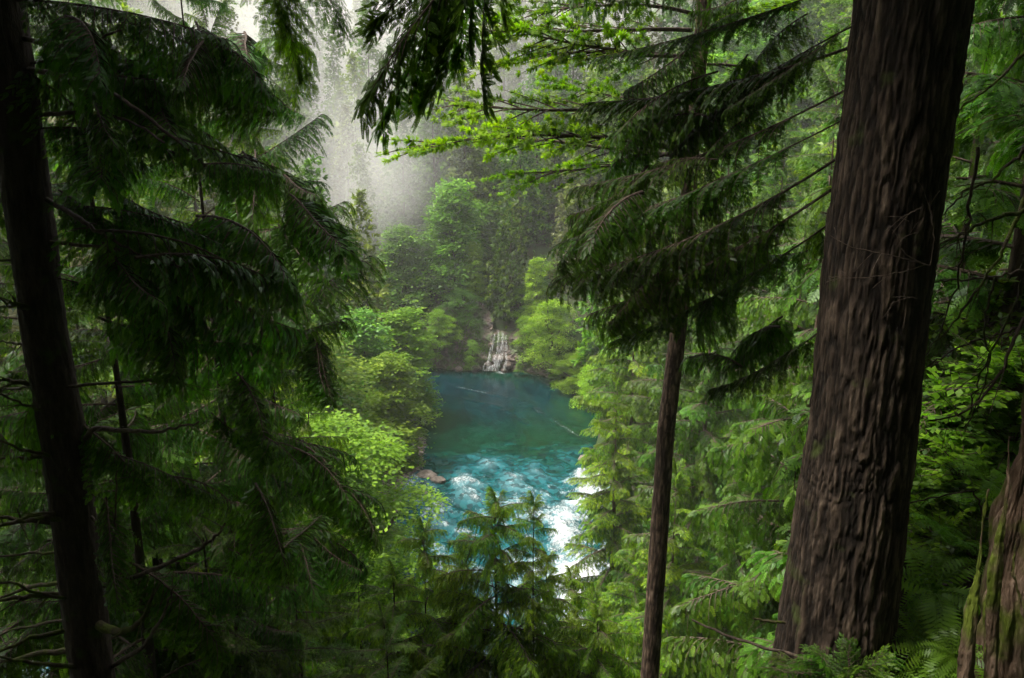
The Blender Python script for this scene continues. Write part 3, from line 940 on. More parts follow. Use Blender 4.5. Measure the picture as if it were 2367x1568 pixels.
# ---- conifers on the far hillside
NFAR = 0
for iy in range(10):
    Y = 117 + iy * iy * 1.25 + iy * 5.5
    st = 5.4 + iy * .55
    xs = np.arange(-105 - iy * 8, 105 + iy * 8, st)
    for x in xs:
        xx = x + rnd.uniform(-2, 2); yy = Y + rnd.uniform(-3, 3) + max(0, -xx - 25) * .2
        px = CX + xx / (yy * cp) * FPX
        if px < -150 or px > 2500 or (600 < px < 1400 and iy == 0 and 880 < px < 1300):
            continue
        if px > 1900 and rnd.random() < .6 or px < 350 and rnd.random() < .4:
            continue
        u = rnd.random()
        if px < 860:
            k = 'brown' if u < .45 else ('olive' if u < .8 else 'dark')
        else:
            k = 'olive' if u < .34 else 'broad' if u < .56 else 'dark' if u < .70 else 'maple' if u < .82 else 'alder' if u < .90 else 'brown'
        lab = {'brown': 'thin brownish conifer on the misty far hillside', 'olive': 'olive green conifer on the far hillside', 'dark': 'dark green conifer on the far hillside',
               'broad': 'broad light green cedar on the far hillside', 'maple': 'rounded leafy tree among far hillside conifers', 'alder': 'pale leafy alder among far hillside conifers'}[k]
        sc_ = rnd.uniform(.85, 1.35)
        kd = {'brown': 'thin brownish conifer', 'olive': 'olive green conifer', 'dark': 'dark green conifer', 'broad': 'light green cedar', 'maple': 'rounded leafy tree', 'alder': 'pale leafy alder'}[k]
        band = ['at the foot of', 'just up', 'low on', 'partway up', 'halfway up', 'well up', 'high on', 'near the top of', 'at the top of', 'along the crest of'][iy]
        where = 'behind the left dark boughs' if px < 520 else 'behind the left bough tips' if px < 760 else 'inside the mist column' if px < 960 else 'left of the waterfall line' if px < 1120 else 'above the waterfall' if px < 1230 else \
            'right of the waterfall line' if px < 1400 else 'behind the swept right boughs' if px < 1640 else 'between the two brown trunks' if px < 1930 else 'behind the big trunk'
        lab = f"{'tall' if sc_ > 1.18 else 'short' if sc_ < 1.0 else 'middling'} {kd} {band} far hillside {where}"
        plant_tree(k, xx, yy, sc_ * (1.25 if k in ('maple', 'alder') else 1), lab, group={'brown': 'brownish conifers on the far hillside', 'olive': 'olive conifers on the far hillside', 'dark': 'dark conifers on the far hillside',
                   'broad': 'light green cedars on the far hillside', 'maple': 'rounded leafy trees on the far hillside', 'alder': 'pale alders on the far hillside'}[k])
        NFAR += 1

# ---- left valley side
for (x0, y0) in [(-19, 60), (-22, 70), (-17, 92), (-24, 84), (-30, 62), (-29, 76), (-33, 90), (-37, 70), (-40, 84), (-26, 98), (-44, 66), (-48, 78), (-52, 92), (-36, 54), (-27, 52), (-46, 54), (-58, 70), (-62, 84), (-20, 79), (-56, 58)]:
    x = x0 + rnd.uniform(-1, 1); y = y0 + rnd.uniform(-1.5, 1.5)
    k = rnd.choice(['brown', 'olive', 'dark', 'brown'])
    ds = ['beside the pool', 'a little way up', 'halfway up', 'high up', 'farthest up'][min(4, int((-x - 15) / 9))] + (' nearest the rapids' if y < 62 else ' level with the alders' if y < 80 else ' toward the mist')
    plant_tree(k, x, y, rnd.uniform(.95, 1.3), {'brown': 'brown green conifer with sparse drooping twigs on the left valley side', 'olive': 'olive conifer on the left valley side', 'dark': 'dark conifer on the left valley side'}[k].replace(' with sparse drooping twigs', '') + ', ' + ds,
               group={'brown': 'sparse conifers on the left valley side', 'olive': 'olive conifers on the left valley side', 'dark': 'dark conifers on the left valley side'}[k])

# ---- right valley side beyond the near cedars
for (x0, y0) in [(13, 88), (15, 80), (13, 96), (19, 90), (22, 82), (18, 70), (24, 74), (28, 86), (26, 64), (32, 76), (20, 100), (28, 98), (36, 90), (34, 64), (40, 78), (44, 68), (30, 54), (38, 56), (46, 60)]:
    x = x0 + rnd.uniform(-1, 1); y = y0 + rnd.uniform(-1.5, 1.5)
    k = rnd.choice(['broad', 'dark', 'broad', 'olive'])
    ds = ['beside the pool', 'a little way up', 'halfway up', 'high up', 'farthest up'][min(4, int((x - 11) / 7))] + (' nearest the rapids' if y < 68 else ' level with the pool' if y < 88 else ' toward the waterfall')
    plant_tree(k, x, y, rnd.uniform(.9, 1.25), {'broad': 'light green cedar on the right valley side', 'dark': 'dark conifer on the right valley side', 'olive': 'olive conifer on the right valley side'}[k] + ', ' + ds,
               group={'broad': 'light green cedars on the right valley side', 'dark': 'dark conifers on the right valley side', 'olive': 'olive conifers on the right valley side'}[k])


# ------------------------------------------------------------------ cedars built branch by branch
TRM = {}


def branchy_tree(name, x, y, H, r0, protos, label, cat='tree', group=None, n=34, Lmax=4.2, lo=.12, pitch=(-.35, .15), seed=1, bark='barkthin', zb=None, az_list=None, width=1.0, narrow=.7, top=None):
    r = random.Random(seed)
    zb = hz(x, y) - .4 if zb is None else zb
    t = empty(name, (x, y, zb))
    tag(t, label, cat, group)
    key = (bark, round(H), round(r0, 2))
    if key not in TRM:
        TRM[key] = trunk_mesh('trunk', (0, 0, 0), [(0, 0, 0), (.05, .05, H * .5), (0, 0, H * .97)], [r0, r0 * .55, .012], M[bark], 12, 30, r0 * .12, seed)
    leaf_obj('trunk', TRM[key], t)
    for i in range(n):
        u = (i + r.random() * .8) / n
        h = H * (lo + (1 - lo) * u)
        ln = Lmax * (1 - u) ** narrow * r.uniform(.7, 1.15) + .3
        az = i * 2.39996 + r.uniform(-.5, .5)
        pt = r.uniform(*pitch) + .25 * u
        A = Vector((x, y, zb + h)); D = Vector((math.cos(az) * math.cos(pt), math.sin(az) * math.cos(pt), math.sin(pt)))
        pr = r.choice(protos)
        add_branch(t, (x, y, zb), A, A + D * ln, pr, r.uniform(-.2, .2), width)
    for i in range(5):
        A = Vector((x, y, zb + H * (.93 + .012 * i))); az = i * 2.4
        D = Vector((math.cos(az) * .5, math.sin(az) * .5, 1 if i < 4 else 3)).normalized()
        add_branch(t, (x, y, zb), A, A + D * (.10 * Lmax + .03 * H), r.choice(protos), 0, 1.0)
    return t


RG = 'cedars on the right bank'
k = 0
for (px, Y, H, Lm, kind, lab) in [
    (1430, 47, 19, 4.0, 'mid', 'pale green cedar whose sprays overhang the rapids'),
    (1465, 58, 24, 4.2, 'mid', 'tall yellow green cedar behind the cedar over the rapids'),
    (1440, 72, 22, 4.2, 'mid', 'light green cedar at the right narrow end of the pool'),
    (1560, 52, 27, 4.4, 'middark', 'cedar whose crown stands behind the thin brown trunk'),
    (1640, 42, 27, 4.5, 'middark', 'dark green cedar just right of the thin brown trunk'),
    (1660, 60, 30, 4.8, 'mid', 'tall bright cedar between the two brown trunks'),
    (1780, 48, 31, 4.8, 'middark', 'dark cedar seen beside the left edge of the big trunk'),
    (1580, 33, 17, 3.6, 'mid', 'cedar with fresh tufted sprays low between the trunks'),
    (1730, 32, 18, 3.8, 'middark', 'cedar with dark lower boughs beside the big trunk'),
    (1390, 36, 11.5, 3.0, 'mid', 'short cedar standing over the lower rapids'),
    (1840, 36, 27, 4.4, 'middark', 'dark cedar partly hidden behind the big trunk'),
    (1490, 38, 12, 3.2, 'mid', 'young cedar left of the thin brown trunk foot'),
    (1560, 70, 28, 4.5, 'mid', 'distant light green cedar above the right bank'),
    (1900, 60, 33, 5.0, 'mid', 'tall cedar high on the right slope behind the big trunk'),
]:
    k += 1
    x = by_px(px, Y)
    branchy_tree('cedar_tree', x, Y, H, .26, B[kind], lab, group=RG, n=int(44 + H * 1.5), Lmax=Lm, lo=.06, seed=500 + k)

RS = 'trees on the right slope'
for k, (x, y, H, kind, lab) in enumerate([
    (12.5, 19, 17, 'middark', 'dark cedar on the right slope beside the big trunk'),
    (17, 23, 19, 'middark', 'dark cedar high up the right slope'),
    (11.5, 26, 20, 'middark', 'dark cedar behind the right edge of the big trunk'),
    (16, 32, 20, 'mid', 'lighter cedar deep in the right slope shade'),
    (22, 34, 20, 'mid', 'cedar on the skyline of the right slope'),
    (9.6, 17, 20, 'middark', 'shaded cedar directly right of the big trunk'),
    (9.0, 23, 24, 'middark', 'tall dark cedar showing at the right rim of the big trunk'),
    (12.6, 12.5, 19, 'middark', 'dense dark cedar filling the upper right corner'),
    (8.6, 13.5, 22, 'middark', 'dark cedar whose boughs touch the right rim of the big trunk'),
    (14, 15, 15, 'middark', 'near dark cedar at the right picture edge')]):
    branchy_tree('cedar_tree', x, y, H, .24, B[kind], lab, group=RS, n=64, Lmax=4.2, lo=.08, seed=560 + k)

LG = 'dark cedars on the left slope below the lookout'
for k, (px, Y, top, Lm, kind, lab) in enumerate([
    (250, 13.5, -200, 3.2, 'curtain', 'dark hemlock close beside the leaning left trunk'),
    (620, 24, 130, 3.4, 'pale', 'hemlock with pale hanging twigs at the edge of the mist'),
    (540, 21, -100, 3.2, 'pale', 'tall hemlock whose lit green curtains show through the dark boughs'),
    (120, 15, 600, 3.2, 'middark', 'shaded cedar low behind the leaning left trunk'),
    (700, 33, 760, 3.6, 'pale', 'hemlock behind the boughs at the left of the alders'),
    (490, 17, -250, 3.6, 'curtain', 'dark hemlock with hanging curtains of twigs right of the leaning left trunk'),
    (300, 22, -400, 4.4, 'middark', 'dark cedar seen just behind the leaning left trunk'),
    (60, 20, -300, 4.2, 'middark', 'dark cedar behind the left picture edge'),
    (650, 27, 980, 3.4, 'middark', 'dark cedar top below the left bank alders'),
    (400, 30, 500, 4.4, 'middark', 'broad dark cedar deep in the left slope shade'),
    (180, 33, 300, 4.4, 'mid', 'lighter cedar behind the left trunk'),
    (560, 38, 560, 4.0, 'mid', 'light green cedar showing through the hanging boughs'),
    (340, 42, 120, 4.4, 'mid', 'light cedar high up in the left slope gaps'),
    (800, 22, 1290, 2.8, 'middark', 'small dark cedar top at the lower left of the rapids'),
    (640, 17, 1270, 2.6, 'flat', 'dark flat sprayed cedar in the lower left foreground'),
    (420, 15, 1120, 2.8, 'flat', 'dark cedar bush at the foot of the leaning left trunk'),
    (860, 14, 1420, 2.2, 'flat', 'low cedar with flat sprays at the bottom left of the small cedar'),
]):
    x = by_px(px, Y)
    zt = at(px, top, Y)[2]
    zb = hz(x, Y) - .4
    branchy_tree('hemlock_tree' if kind == 'curtain' else 'cedar_tree', x, Y, max(4, zt - zb), .16 if Y < 20 else .24, B[kind], lab, group=LG, n=int(34 + (zt - zb) * 1.5) if kind != 'curtain' else (64 if px != 250 else 38), Lmax=Lm, lo=.10, seed=600 + k, bark='barkdark')

# small cedar in the centre foreground and its neighbours
CG = 'small cedars in front of the rapids'
for k, (px, Y, top, Lm, r0, kind, lab, n) in enumerate([
    (1143, 17, 1155, 2.1, .13, 'young', 'small cedar in the bottom centre with its tip against the rapids', 84),
    (1236, 16.4, 1150, .62, .05, 'young', 'thin pointed cedar leader right of the small centre cedar', 60),
    (965, 18, 1215, 1.7, .09, 'young', 'short cedar top beside the gravel bank', 70),
    (1330, 20, 1330, 2.0, .10, 'young', 'young cedar at the right foot of the rapids', 74),
    (1060, 18.5, 1275, 1.7, .08, 'young', 'round topped young cedar left of the small centre cedar', 60),
    (1270, 18.2, 1290, 1.5, .07, 'young', 'little cedar below the pointed leader', 54),
    (890, 17.2, 1320, 1.9, .09, 'young', 'leafy cedar top below the gravel bank', 50),
    (1400, 17, 1420, 2.1, .10, 'young', 'bushy young cedar at the bottom right of the small cedar', 70),
]):
    x = by_px(px, Y); zt = at(px, top, Y)[2]; zb = hz(x, Y) - .4
    branchy_tree('young_cedar', x, Y, zt - zb, r0, B[kind], lab, group=CG, n=n, Lmax=Lm, lo=.05 if Lm < 1 else .12, seed=650 + k, bark='barkdark', narrow=.42 if px == 1143 else .5, pitch=(-.45, .2))

def proj(p):
    d = np.array(p, float) - [0, 0, CAMZ]
    f_ = d[1] * cp - d[2] * sp
    u_ = d[1] * sp + d[2] * cp
    return CX + FPX * d[0] / f_, CY - FPX * u_ / f_


EDGE_L = ([-300, 0, 60, 120, 160, 200, 265, 330, 400, 466, 530, 592, 660, 740, 790, 850, 930, 1000, 1080, 1160, 1250, 1500], [760, 800, 810, 770, 640, 690, 745, 700, 720, 800, 760, 855, 830, 800, 640, 830, 800, 720, 760, 850, 900, 950])
EDGE_R = ([-300, 0, 100, 200, 300, 400, 500, 600, 700, 760, 820, 1000], [1500, 1560, 1480, 1370, 1410, 1350, 1300, 1270, 1310, 1370, 1560, 1700])


def growth_ok(side, A, Bp):
    # boughs keep to the space their tree really takes up, clear of the open gap over the river and of the bole in front
    for q in (.6, 1.0):
        P = np.array(A) * (1 - q) + np.array(Bp) * q
        px, py = proj(P)
        if side == 'l' and px > np.interp(py, *EDGE_L) - 12:
            return False
        if side == 'r' and (px < np.interp(py, *EDGE_R) + 12 or px > 1930 - (py - 300) * .1):
            return False
        if side == 'r' and (60 < py < 345 or 640 < py < 800) and abs(px - np.interp(py, [90, 340, 760], [1620, 1598, 1570])) < 42:
            return False
        if side == 'l' and P[1] < 9.8 and px < np.interp(py, [0, 400, 800, 1000, 1568], [60, 110, 180, 220, 290]):
            return False
    return True


def drape(parent, origin, path, n, protos, lens, seed, spread=1.3, down=(-.8, -.05), jit=.15, side='l'):
    """small hanging boughs growing off a limb path"""
    r = random.Random(seed)
    path = np.array(path, float)
    kk = np.linspace(0, 1, len(path))
    for i in range(n):
        q = (i + r.random()) / n
        A = np.array([np.interp(q, kk, path[:, c]) for c in range(3)]) + np.array([r.gauss(0, jit) for _ in range(3)])
        d = path[min(len(path) - 1, int(q * (len(path) - 1)) + 1)] - path[int(q * (len(path) - 1) * .999)]
        for tries in range(7):
            az = math.atan2(d[1], d[0]) + r.uniform(-spread, spread)
            el = r.uniform(*down)
            ln = r.uniform(*lens) * (1 - .07 * tries)
            D = np.array([math.cos(az) * math.cos(el), math.sin(az) * math.cos(el), math.sin(el)])
            if growth_ok(side, A, A + D * ln):
                add_branch(parent, origin, A, A + D * ln, r.choice(protos), r.uniform(-.3, .3), r.uniform(.8, 1.15))
                break


# ------------------------------------------------------------------ the three named trunks
# big trunk on the right
YB = 8.4
base = at(1918, 1640, YB)
def tri(px, py, Y, e=0):
    return at(px, py, Y)
bt = [at(1915, 1660, YB), at(1925, 1500, YB), at(1968, 1150, YB), at(1990, 1000, YB), at(2045, 500, YB), at(2110, 0, YB), at(2185, -600, YB), at(2320, -1900, YB), at(2500, -4200, YB)]
rad = [.72, .675, .62, .595, .575, .565, .55, .48, .36]
big = tag(empty('douglas_fir', tuple(base)), 'huge ridged brown conifer trunk filling the right side of the picture', 'tree')
vis = [bt[i] for i in range(7)]
leaf_obj('trunk', trunk_mesh('trunk', base, np.array(vis), rad[:7], M['bark'], 310, 370, .050, 5, .10, (15, 15, 2.3)), big)
# upper bole above the picture
leaf_obj('upper_trunk', trunk_mesh('upper_trunk', base, np.array(bt[6:]), rad[6:], M['bark'], 40, 60, .05, 5), big)


def on_trunk(pts, row, Y):
    return pts


def trunk_pt(px, py, Y):
    return at(px, py, Y)


# swept limbs: root row at the trunk edge, tip pixel, tip depth
SW = [((1990, 40), (1560, 330), 10.5, 0), ((1985, 95), (1370, 240), 11.0, 1), ((1975, 185), (1330, 430), 10.5, 2), ((1970, 255), (1300, 560), 9.6, 1), ((1965, 330), (1290, 640), 10.2, 2),
      ((1955, 400), (1370, 720), 10.6, 1), ((1945, 480), (1420, 790), 11.2, 2), ((1990, -60), (1390, 130), 10.5, 1), ((2000, -160), (1450, -20), 9.8, 0),
      ((1925, 720), (1650, 900), 10.4, 2), ((1990, 20), (1680, 250), 8.6, 1)]
for i, (a, b, Yt, v) in enumerate(SW):
    add_branch(big, base, at(a[0] + 30, a[1] - 5, YB + .1), at(b[0], b[1], Yt), B['swept'][v], .35 * math.sin(i * 2.3), .5 + .16 * math.sin(i * 1.7))
for i, (P, n) in enumerate([([(1900, 120, 9), (1700, 200, 9.8), (1560, 300, 10.5)], 8), ([(1800, 160, 9.6), (1550, 190, 10.6), (1380, 240, 11)], 10), ([(1780, 270, 9.6), (1500, 370, 10.3), (1335, 425, 10.5)], 11), ([(1780, 340, 9.2), (1480, 450, 9.6), (1305, 555, 9.6)], 12),
                            ([(1760, 420, 9.4), (1500, 520, 10), (1295, 635, 10.2)], 12), ([(1750, 520, 9.6), (1520, 620, 10.4), (1375, 715, 10.6)], 10), ([(1750, 560, 9.8), (1560, 680, 10.8), (1425, 785, 11.2)], 9), ([(1800, 640, 10), (1600, 560, 11), (1480, 540, 11)], 8), ([(1900, 700, 9.5), (1780, 780, 10.2), (1680, 880, 10.4)], 6),
                            ([(1950, 30, 9), (1750, 20, 11), (1560, 10, 11.5)], 8), ([(1920, 500, 9.5), (1820, 560, 10.6), (1720, 640, 11)], 7)]):
    drape(big, base, [at(*p_) for p_ in P], int(n * .58), B['clumpc'], (.8, 1.7), 980 + i, 1.1, side='r')
# crown above the picture, shading the near ground
for i in range(34):
    h = rnd.random()
    q = np.array(bt[6]) * (1 - h) + np.array(bt[8]) * h
    az = i * 2.4
    ln = 5.5 - 2.5 * h
    add_branch(big, base, q, q + np.array([math.cos(az) * ln, math.sin(az) * ln, -1.2]), B['swept'][i % 3], 0, 1.0)

# thin middle trunk
YM = 15.0
mt = [at(1488, 1720, YM), at(1502, 1568, YM), at(1541, 1000, YM), at(1572, 740, YM), at(1598, 340, YM), at(1620, 90, YM), at(1640, -150, YM), at(1700, -1200, YM)]
mbase = mt[0]
mid = tag(empty('fir_tree', tuple(mbase)), 'slender straight grey brown trunk between the pool and the big trunk', 'tree')
leaf_obj('trunk', trunk_mesh('trunk', mbase, np.array(mt), [.215, .205, .185, .168, .15, .14, .13, .05], M['barkthin'], 96, 420, .022, 21, 0, (16, 16, 3)), mid)
for i, (a, b, Yt, v) in enumerate([((1600, 70), (1150, 75), 14.0, 0), ((1590, 135), (1140, 150), 14.5, 1), ((1592, 130), (1180, 60), 13.4, 2), ((1590, 262), (1055, 250), 14.0, 0), ((1585, 350), (985, 335), 13.6, 1), ((1590, 360), (1130, 310), 15.8, 0),
                                   ((1596, 30), (1230, 30), 13.4, 1), ((1585, 345), (1180, 400), 14.6, 2), ((1595, 240), (1290, 190), 16.5, 2), ((1620, -60), (1240, -50), 14.0, 0),
                                   ((1620, 40), (1800, 10), 17, 0), ((1600, 150), (1820, 190), 16.5, 1), ((1590, 360), (1700, 420), 14, 2), ((1600, 250), (1750, 300), 13.6, 1)]):
    add_branch(mid, mbase, at(*a, YM), at(*b, Yt), B['fir'][v], .5 * (i % 3 - 1), 1.15)
for i in range(24):
    h = (i + .5) / 24
    q = np.array(mt[6]) * (1 - h) + np.array(mt[7]) * h; az = i * 2.4; ln = 3.2 - 2.4 * h
    add_branch(mid, mbase, q, q + np.array([math.cos(az) * ln, math.sin(az) * ln, -.2]), B['fir'][i % 3])

# leaning dark trunk on the left
YL = 9.6
lt = [at(228, 1720, YL), at(217, 1568, YL), at(152, 1000, YL), at(112, 800, YL), at(52, 400, YL), at(-8, 0, YL), at(-70, -500, YL), at(-240, -2600, YL)]
lbase = lt[0]
lft = tag(empty('hemlock_tree', tuple(lbase)), 'black leaning trunk with mossy dead limbs along the left picture edge', 'tree')
leaf_obj('trunk', trunk_mesh('trunk', lbase, np.array(lt), [.30, .285, .28, .275, .27, .265, .26, .12], M['barkdark'], 120, 300, .03, 33, .15, (9, 9, 2)), lft)


def limb(parent, origin, P, r0, mat, r1=.006, n=8, name='dead_limb', seed=0, k=18, wob=.02, sub=0):
    """bent bare limb through control points P (world), smoothed"""
    r = random.Random(seed)
    P = np.array(P, float)
    kk = np.linspace(0, 1, len(P)); t = np.linspace(0, 1, k)
    # smooth interpolation (Catmull-like through quadratic blending)
    Q = np.stack([np.interp(t, kk, P[:, i]) for i in range(3)], -1)
    for _ in range(3):
        Q[1:-1] = (Q[:-2] + Q[1:-1] * 2 + Q[2:]) / 4
    Q[1:-1] += np.array([[r.gauss(0, wob) for _ in range(3)] for _ in range(k - 2)])
    g = Geo()
    rr = r0 + (r1 - r0) * t
    nz = np.convolve(np.array([r.gauss(0, 1) for _ in range(k + 4)]), np.ones(5) / 5, 'valid')
    rr = rr * (1 + .12 * nz)
    tube(g, Q - np.array(origin), np.maximum(rr, .003), n)
    for j in range(sub):
        q = r.randint(k // 4, k - 2)
        d = unit(np.array([r.gauss(0, 1), r.gauss(0, .4), r.gauss(0, 1)]) + unit(Q[q] - Q[q - 1]) * 1.2)
        ln = r.uniform(.12, .45) * (1 if r0 > .02 else .6)
        s3 = np.linspace(0, 1, 5)[:, None]
        tube(g, Q[q] - np.array(origin) + d * ln * s3 + UP * (-.15 * ln) * s3 ** 2, np.linspace(rr[q] * .45, .003, 5), 4)
    o = leaf_obj(name, g.mesh(name, mat, True), parent)
    return o


# mossy dead stubs left and right of the leaning trunk
for i, (row, dx, dy) in enumerate([(600, -110, 0), (705, -120, 8), (715, -100, -25), (795, -150, -10), (885, -140, 20), (890, -160, -15), (955, -150, -45), (1055, -200, 10), (1100, -180, -25), (1060, -200, -60), (1195, -220, 25), (1210, -230, -20),
                                   (1275, -260, 20), (1340, -250, 60), (1370, -260, 30), (1430, -280, 60), (1450, -280, 90), (1500, -260, 40), (1390, -230, -60), (1545, -240, -30), (1180, -240, 60)]):
    cxr = float(np.interp(row, [0, 400, 800, 1000, 1568], [-8, 52, 112, 152, 217]))
    Yt = YL + rnd.uniform(-1.6, 1.2)
    limb(lft, lbase, [at(cxr, row, YL), at(cxr + dx * .5, row + dy * .3, (YL + Yt) / 2), at(cxr + dx, row + dy, Yt)], .026 + .014 * (i % 3), M['mosstwig'], .010, 7, 'dead_limb', i, 14, .012, 3)
for i, (P, r0, mt_) in enumerate([
    ([(60, 160, YL), (150, 175, YL - .6), (260, 210, YL - 1), (400, 320, YL - 1.3), (520, 420, YL - 1)], .030, 'twig'),
    ([(50, 90, YL), (160, 110, YL - .6), (200, 100, YL - .9), (280, 70, YL - 1)], .030, 'twig'),
    ([(105, 460, YL), (190, 510, YL - .5), (240, 545, YL - .8), (340, 600, YL - 1)], .034, 'twig'),
    ([(190, 1020, YL), (225, 985, YL - .4), (300, 1000, YL - .7), (390, 995, YL - 1.2), (460, 975, YL - 1.4)], .040, 'twig'),
    ([(240, 1355, YL), (330, 1330, YL - .8), (450, 1275, YL - 1.5), (500, 1240, YL - 1.8), (520, 1210, YL - 1.9)], .034, 'twig'),
    ([(215, 1440, YL), (270, 1465, YL - .6), (315, 1450, YL - 1), (345, 1405, YL - 1.2), (355, 1360, YL - 1.2)], .060, 'mosstwig'),
    ([(130, 900, YL), (250, 885, YL - .5), (380, 880, YL - .7), (430, 890, YL - .7)], .022, 'twig'),
    ([(200, 1180, YL), (265, 1260, YL - .4), (268, 1200, YL - .4), (270, 1090, YL - .5)], .022, 'twig'),
    ([(260, 1540, YL), (330, 1500, YL - 1), (380, 1420, YL - 1.5), (400, 1360, YL - 1.6)], .035, 'twig'),
    ([(100, 560, YL), (230, 570, YL - .5), (330, 590, YL - .8), (420, 620, YL - 1)], .022, 'twig'),
    ([(90, 265, YL), (200, 262, YL - .5), (300, 275, YL - .9), (380, 330, YL - 1.3)], .026, 'twig'),
]):
    limb(lft, lbase, [at(*p_) for p_ in P], r0, M[mt_], .010, 8, 'dead_limb', 40 + i, 22, .008, 5)

# boughs with hanging curtains
for i, (a, b, Yr, Yt, v) in enumerate([
    ((20, 0), (520, 90), YL, 8.5, 0), ((50, 150), (620, 215), YL, 10, 1), ((70, 300), (480, 390), YL, 9.0, 1),
    ((95, 480), (500, 560), YL, 9.4, 1), ((120, 640), (420, 780), YL, 9.6, 1), ((10, -260), (700, -100), YL, 9.6, 1), ((165, 1020), (500, 1150), YL, 9.2, 0)]):
    add_branch(lft, lbase, at(*a, Yr), at(*b, Yt), B['curtain'][v], .15 * (i % 3 - 1), .6)
for i, (P, n) in enumerate([
    ([(30, 40, YL), (300, 20, 8.8), (560, 60, 8.4)], 14), ([(30, 40, YL), (300, 90, 9.8), (720, 50, 10)], 15), ([(50, 150, YL), (350, 170, 9.8), (650, 190, 10)], 14),
    ([(60, 160, YL), (260, 200, 8.6), (470, 370, 8.2), (640, 470, 8.4)], 15), ([(70, 300, YL), (300, 280, 9.4), (560, 360, 9.6)], 12), ([(90, 460, YL), (240, 540, 8.8), (420, 620, 8.6)], 11),
    ([(90, 480, YL), (300, 450, 10), (560, 500, 10.4)], 12), ([(115, 600, YL), (330, 600, 9.4), (600, 690, 9.6)], 12), ([(140, 800, YL), (350, 790, 9.6), (560, 830, 9.8)], 9),
    ([(160, 980, YL), (380, 960, 9), (620, 1000, 9.2)], 9), ([(190, 1150, YL), (400, 1120, 9.2), (700, 1150, 9.6)], 10), ([(200, 1300, YL), (420, 1280, 9), (760, 1290, 9.4)], 10), ([(40, 300, YL), (-60, 320, 9.4), (-200, 330, 9)], 5),
    ([(60, 500, YL), (-40, 560, 9.8), (-200, 600, 10)], 6), ([(100, 900, YL), (0, 980, 10.5), (-200, 1000, 11)], 6)]):
    drape(lft, lbase, [at(*p_) for p_ in P], int(n * .38), B['clump'], (.9, 1.9), 900 + i)
for i in range(30):
    h = (i + .5) / 30
    q = np.array(lt[6]) * (1 - h) + np.array(lt[7]) * h; az = i * 2.4; ln = 5 - 3 * h
    add_branch(lft, lbase, q, q + np.array([math.cos(az) * ln, math.sin(az) * ln, -.8]), B['curtain'][i % 3])

# second hemlock: boughs that reach out over the valley (rooted on its trunk at px ~480)
hk = [o for o in COL.objects if o.get('label', '').startswith('dark hemlock with hanging')][0]
hb = tuple(hk.location)
for i, (a, b, Yt, v) in enumerate([
    ((475, 770), (853, 592), 15.5, 2), ((480, 790), (800, 735), 16.0, 2), ((470, 420), (742, 265), 16.0, 2), ((470, 560), (795, 466), 15.5, 2), ((470, 500), (735, 420), 17.5, 1), ((470, 250), (700, 215), 17.5, 1),
    ((470, 120), (650, 150), 16.5, 0), ((490, 1000), (780, 1060), 16.0, 1), ((495, 1120), (860, 1150), 15.5, 1), ((490, 1250), (760, 1230), 15, 0),
    ((470, 600), (640, 640), 15.5, 0), ((485, 900), (690, 960), 15, 0)]):
    add_branch(hk, hb, at(*a, 17), at(*b, Yt), B['curtain'][v], 0, .75)

for i, (P, n) in enumerate([([(475, 60, 17), (600, 90, 16.6), (690, 150, 16.4)], 9), ([(472, 420, 17), (620, 350, 16.4), (738, 268, 16)], 12), ([(470, 560, 17), (640, 520, 16), (790, 468, 15.5)], 13), ([(475, 770, 17), (650, 700, 16), (850, 596, 15.5)], 14),
                            ([(480, 790, 17), (640, 780, 16.4), (790, 735, 16)], 11), ([(490, 1000, 17), (640, 1010, 16), (780, 1060, 15.6)], 11), ([(495, 1120, 17), (680, 1120, 16), (850, 1140, 15.5)], 12), ([(470, 240, 17), (600, 210, 17), (705, 215, 17)], 10), ([(500, 1250, 17), (600, 1240, 15), (760, 1235, 14.5)], 12)]):
    drape(hk, hb, [at(*p_) for p_ in P], int(n * .5), B['clump'], (1.0, 2.1), 950 + i, 1.0)

# cedar behind the lookout: its boughs hang into the top of the picture
ob = (1.6, -2.6, hz(1.6, -2.6) - .3)
oc = tag(empty('cedar_tree', ob), 'cedar above the viewpoint whose dark fronds hang into the top centre', 'tree')
leaf_obj('trunk', trunk_mesh('trunk', ob, [ob, (1.6, -2.5, 34), (1.5, -2.4, 48)], [.4, .33, .05], M['barkdark'], 20, 40, .03, 3), oc)
for i, (a, Ya, b, Yb, v) in enumerate([((1130, -150), 3.2, (850, 235), 3.4, 0), ((1150, -120), 3.4, (895, 272), 3.6, 1), ((1100, -150), 3.2, (975, 225), 3.7, 0), ((1140, -140), 3.3, (1122, 228), 3.6, 1), ((1120, -160), 3.5, (1050, 140), 3.8, 0),
                                        ((1060, -160), 3.1, (870, 60), 3.3, 1), ((1180, -160), 3.4, (1165, 50), 3.8, 0), ((1050, -140), 3.4, (930, 120), 3.6, 0), ((1110, -150), 3.3, (1010, 60), 3.5, 1), ((1120, -150), 3.3, (1085, 110), 3.4, 0)]):
    add_branch(oc, ob, at(*a, Ya), at(*b, Yb), B['close'][v], 1.2 * (i % 3 - 1), .62)
limb(oc, ob, [(1.6, -2.5, 33.5), (.9, 0, 34.2), (.1, 2.2, 33.3), at(1030, -230, 3.1)], .06, M['twig'], .012, 7, 'limb', 3, 18, .01)
for i, (b, Yb) in enumerate([((660, 60), 5.0), ((790, 70), 5.2), ((690, 180), 5.4)]):
    a = at(560 + i * 20, -300, 4.4)
    add_branch(oc, ob, a, at(*b, Yb), B['flat'][i % 3], 0, .6)
limb(oc, ob, [(1.6, -2.5, 35), (0, 1.0, 35.4), (-1.3, 3.4, 34), at(580, -290, 4.4)], .06, M['twig'], .02, 7, 'limb', 4, 18, .01)
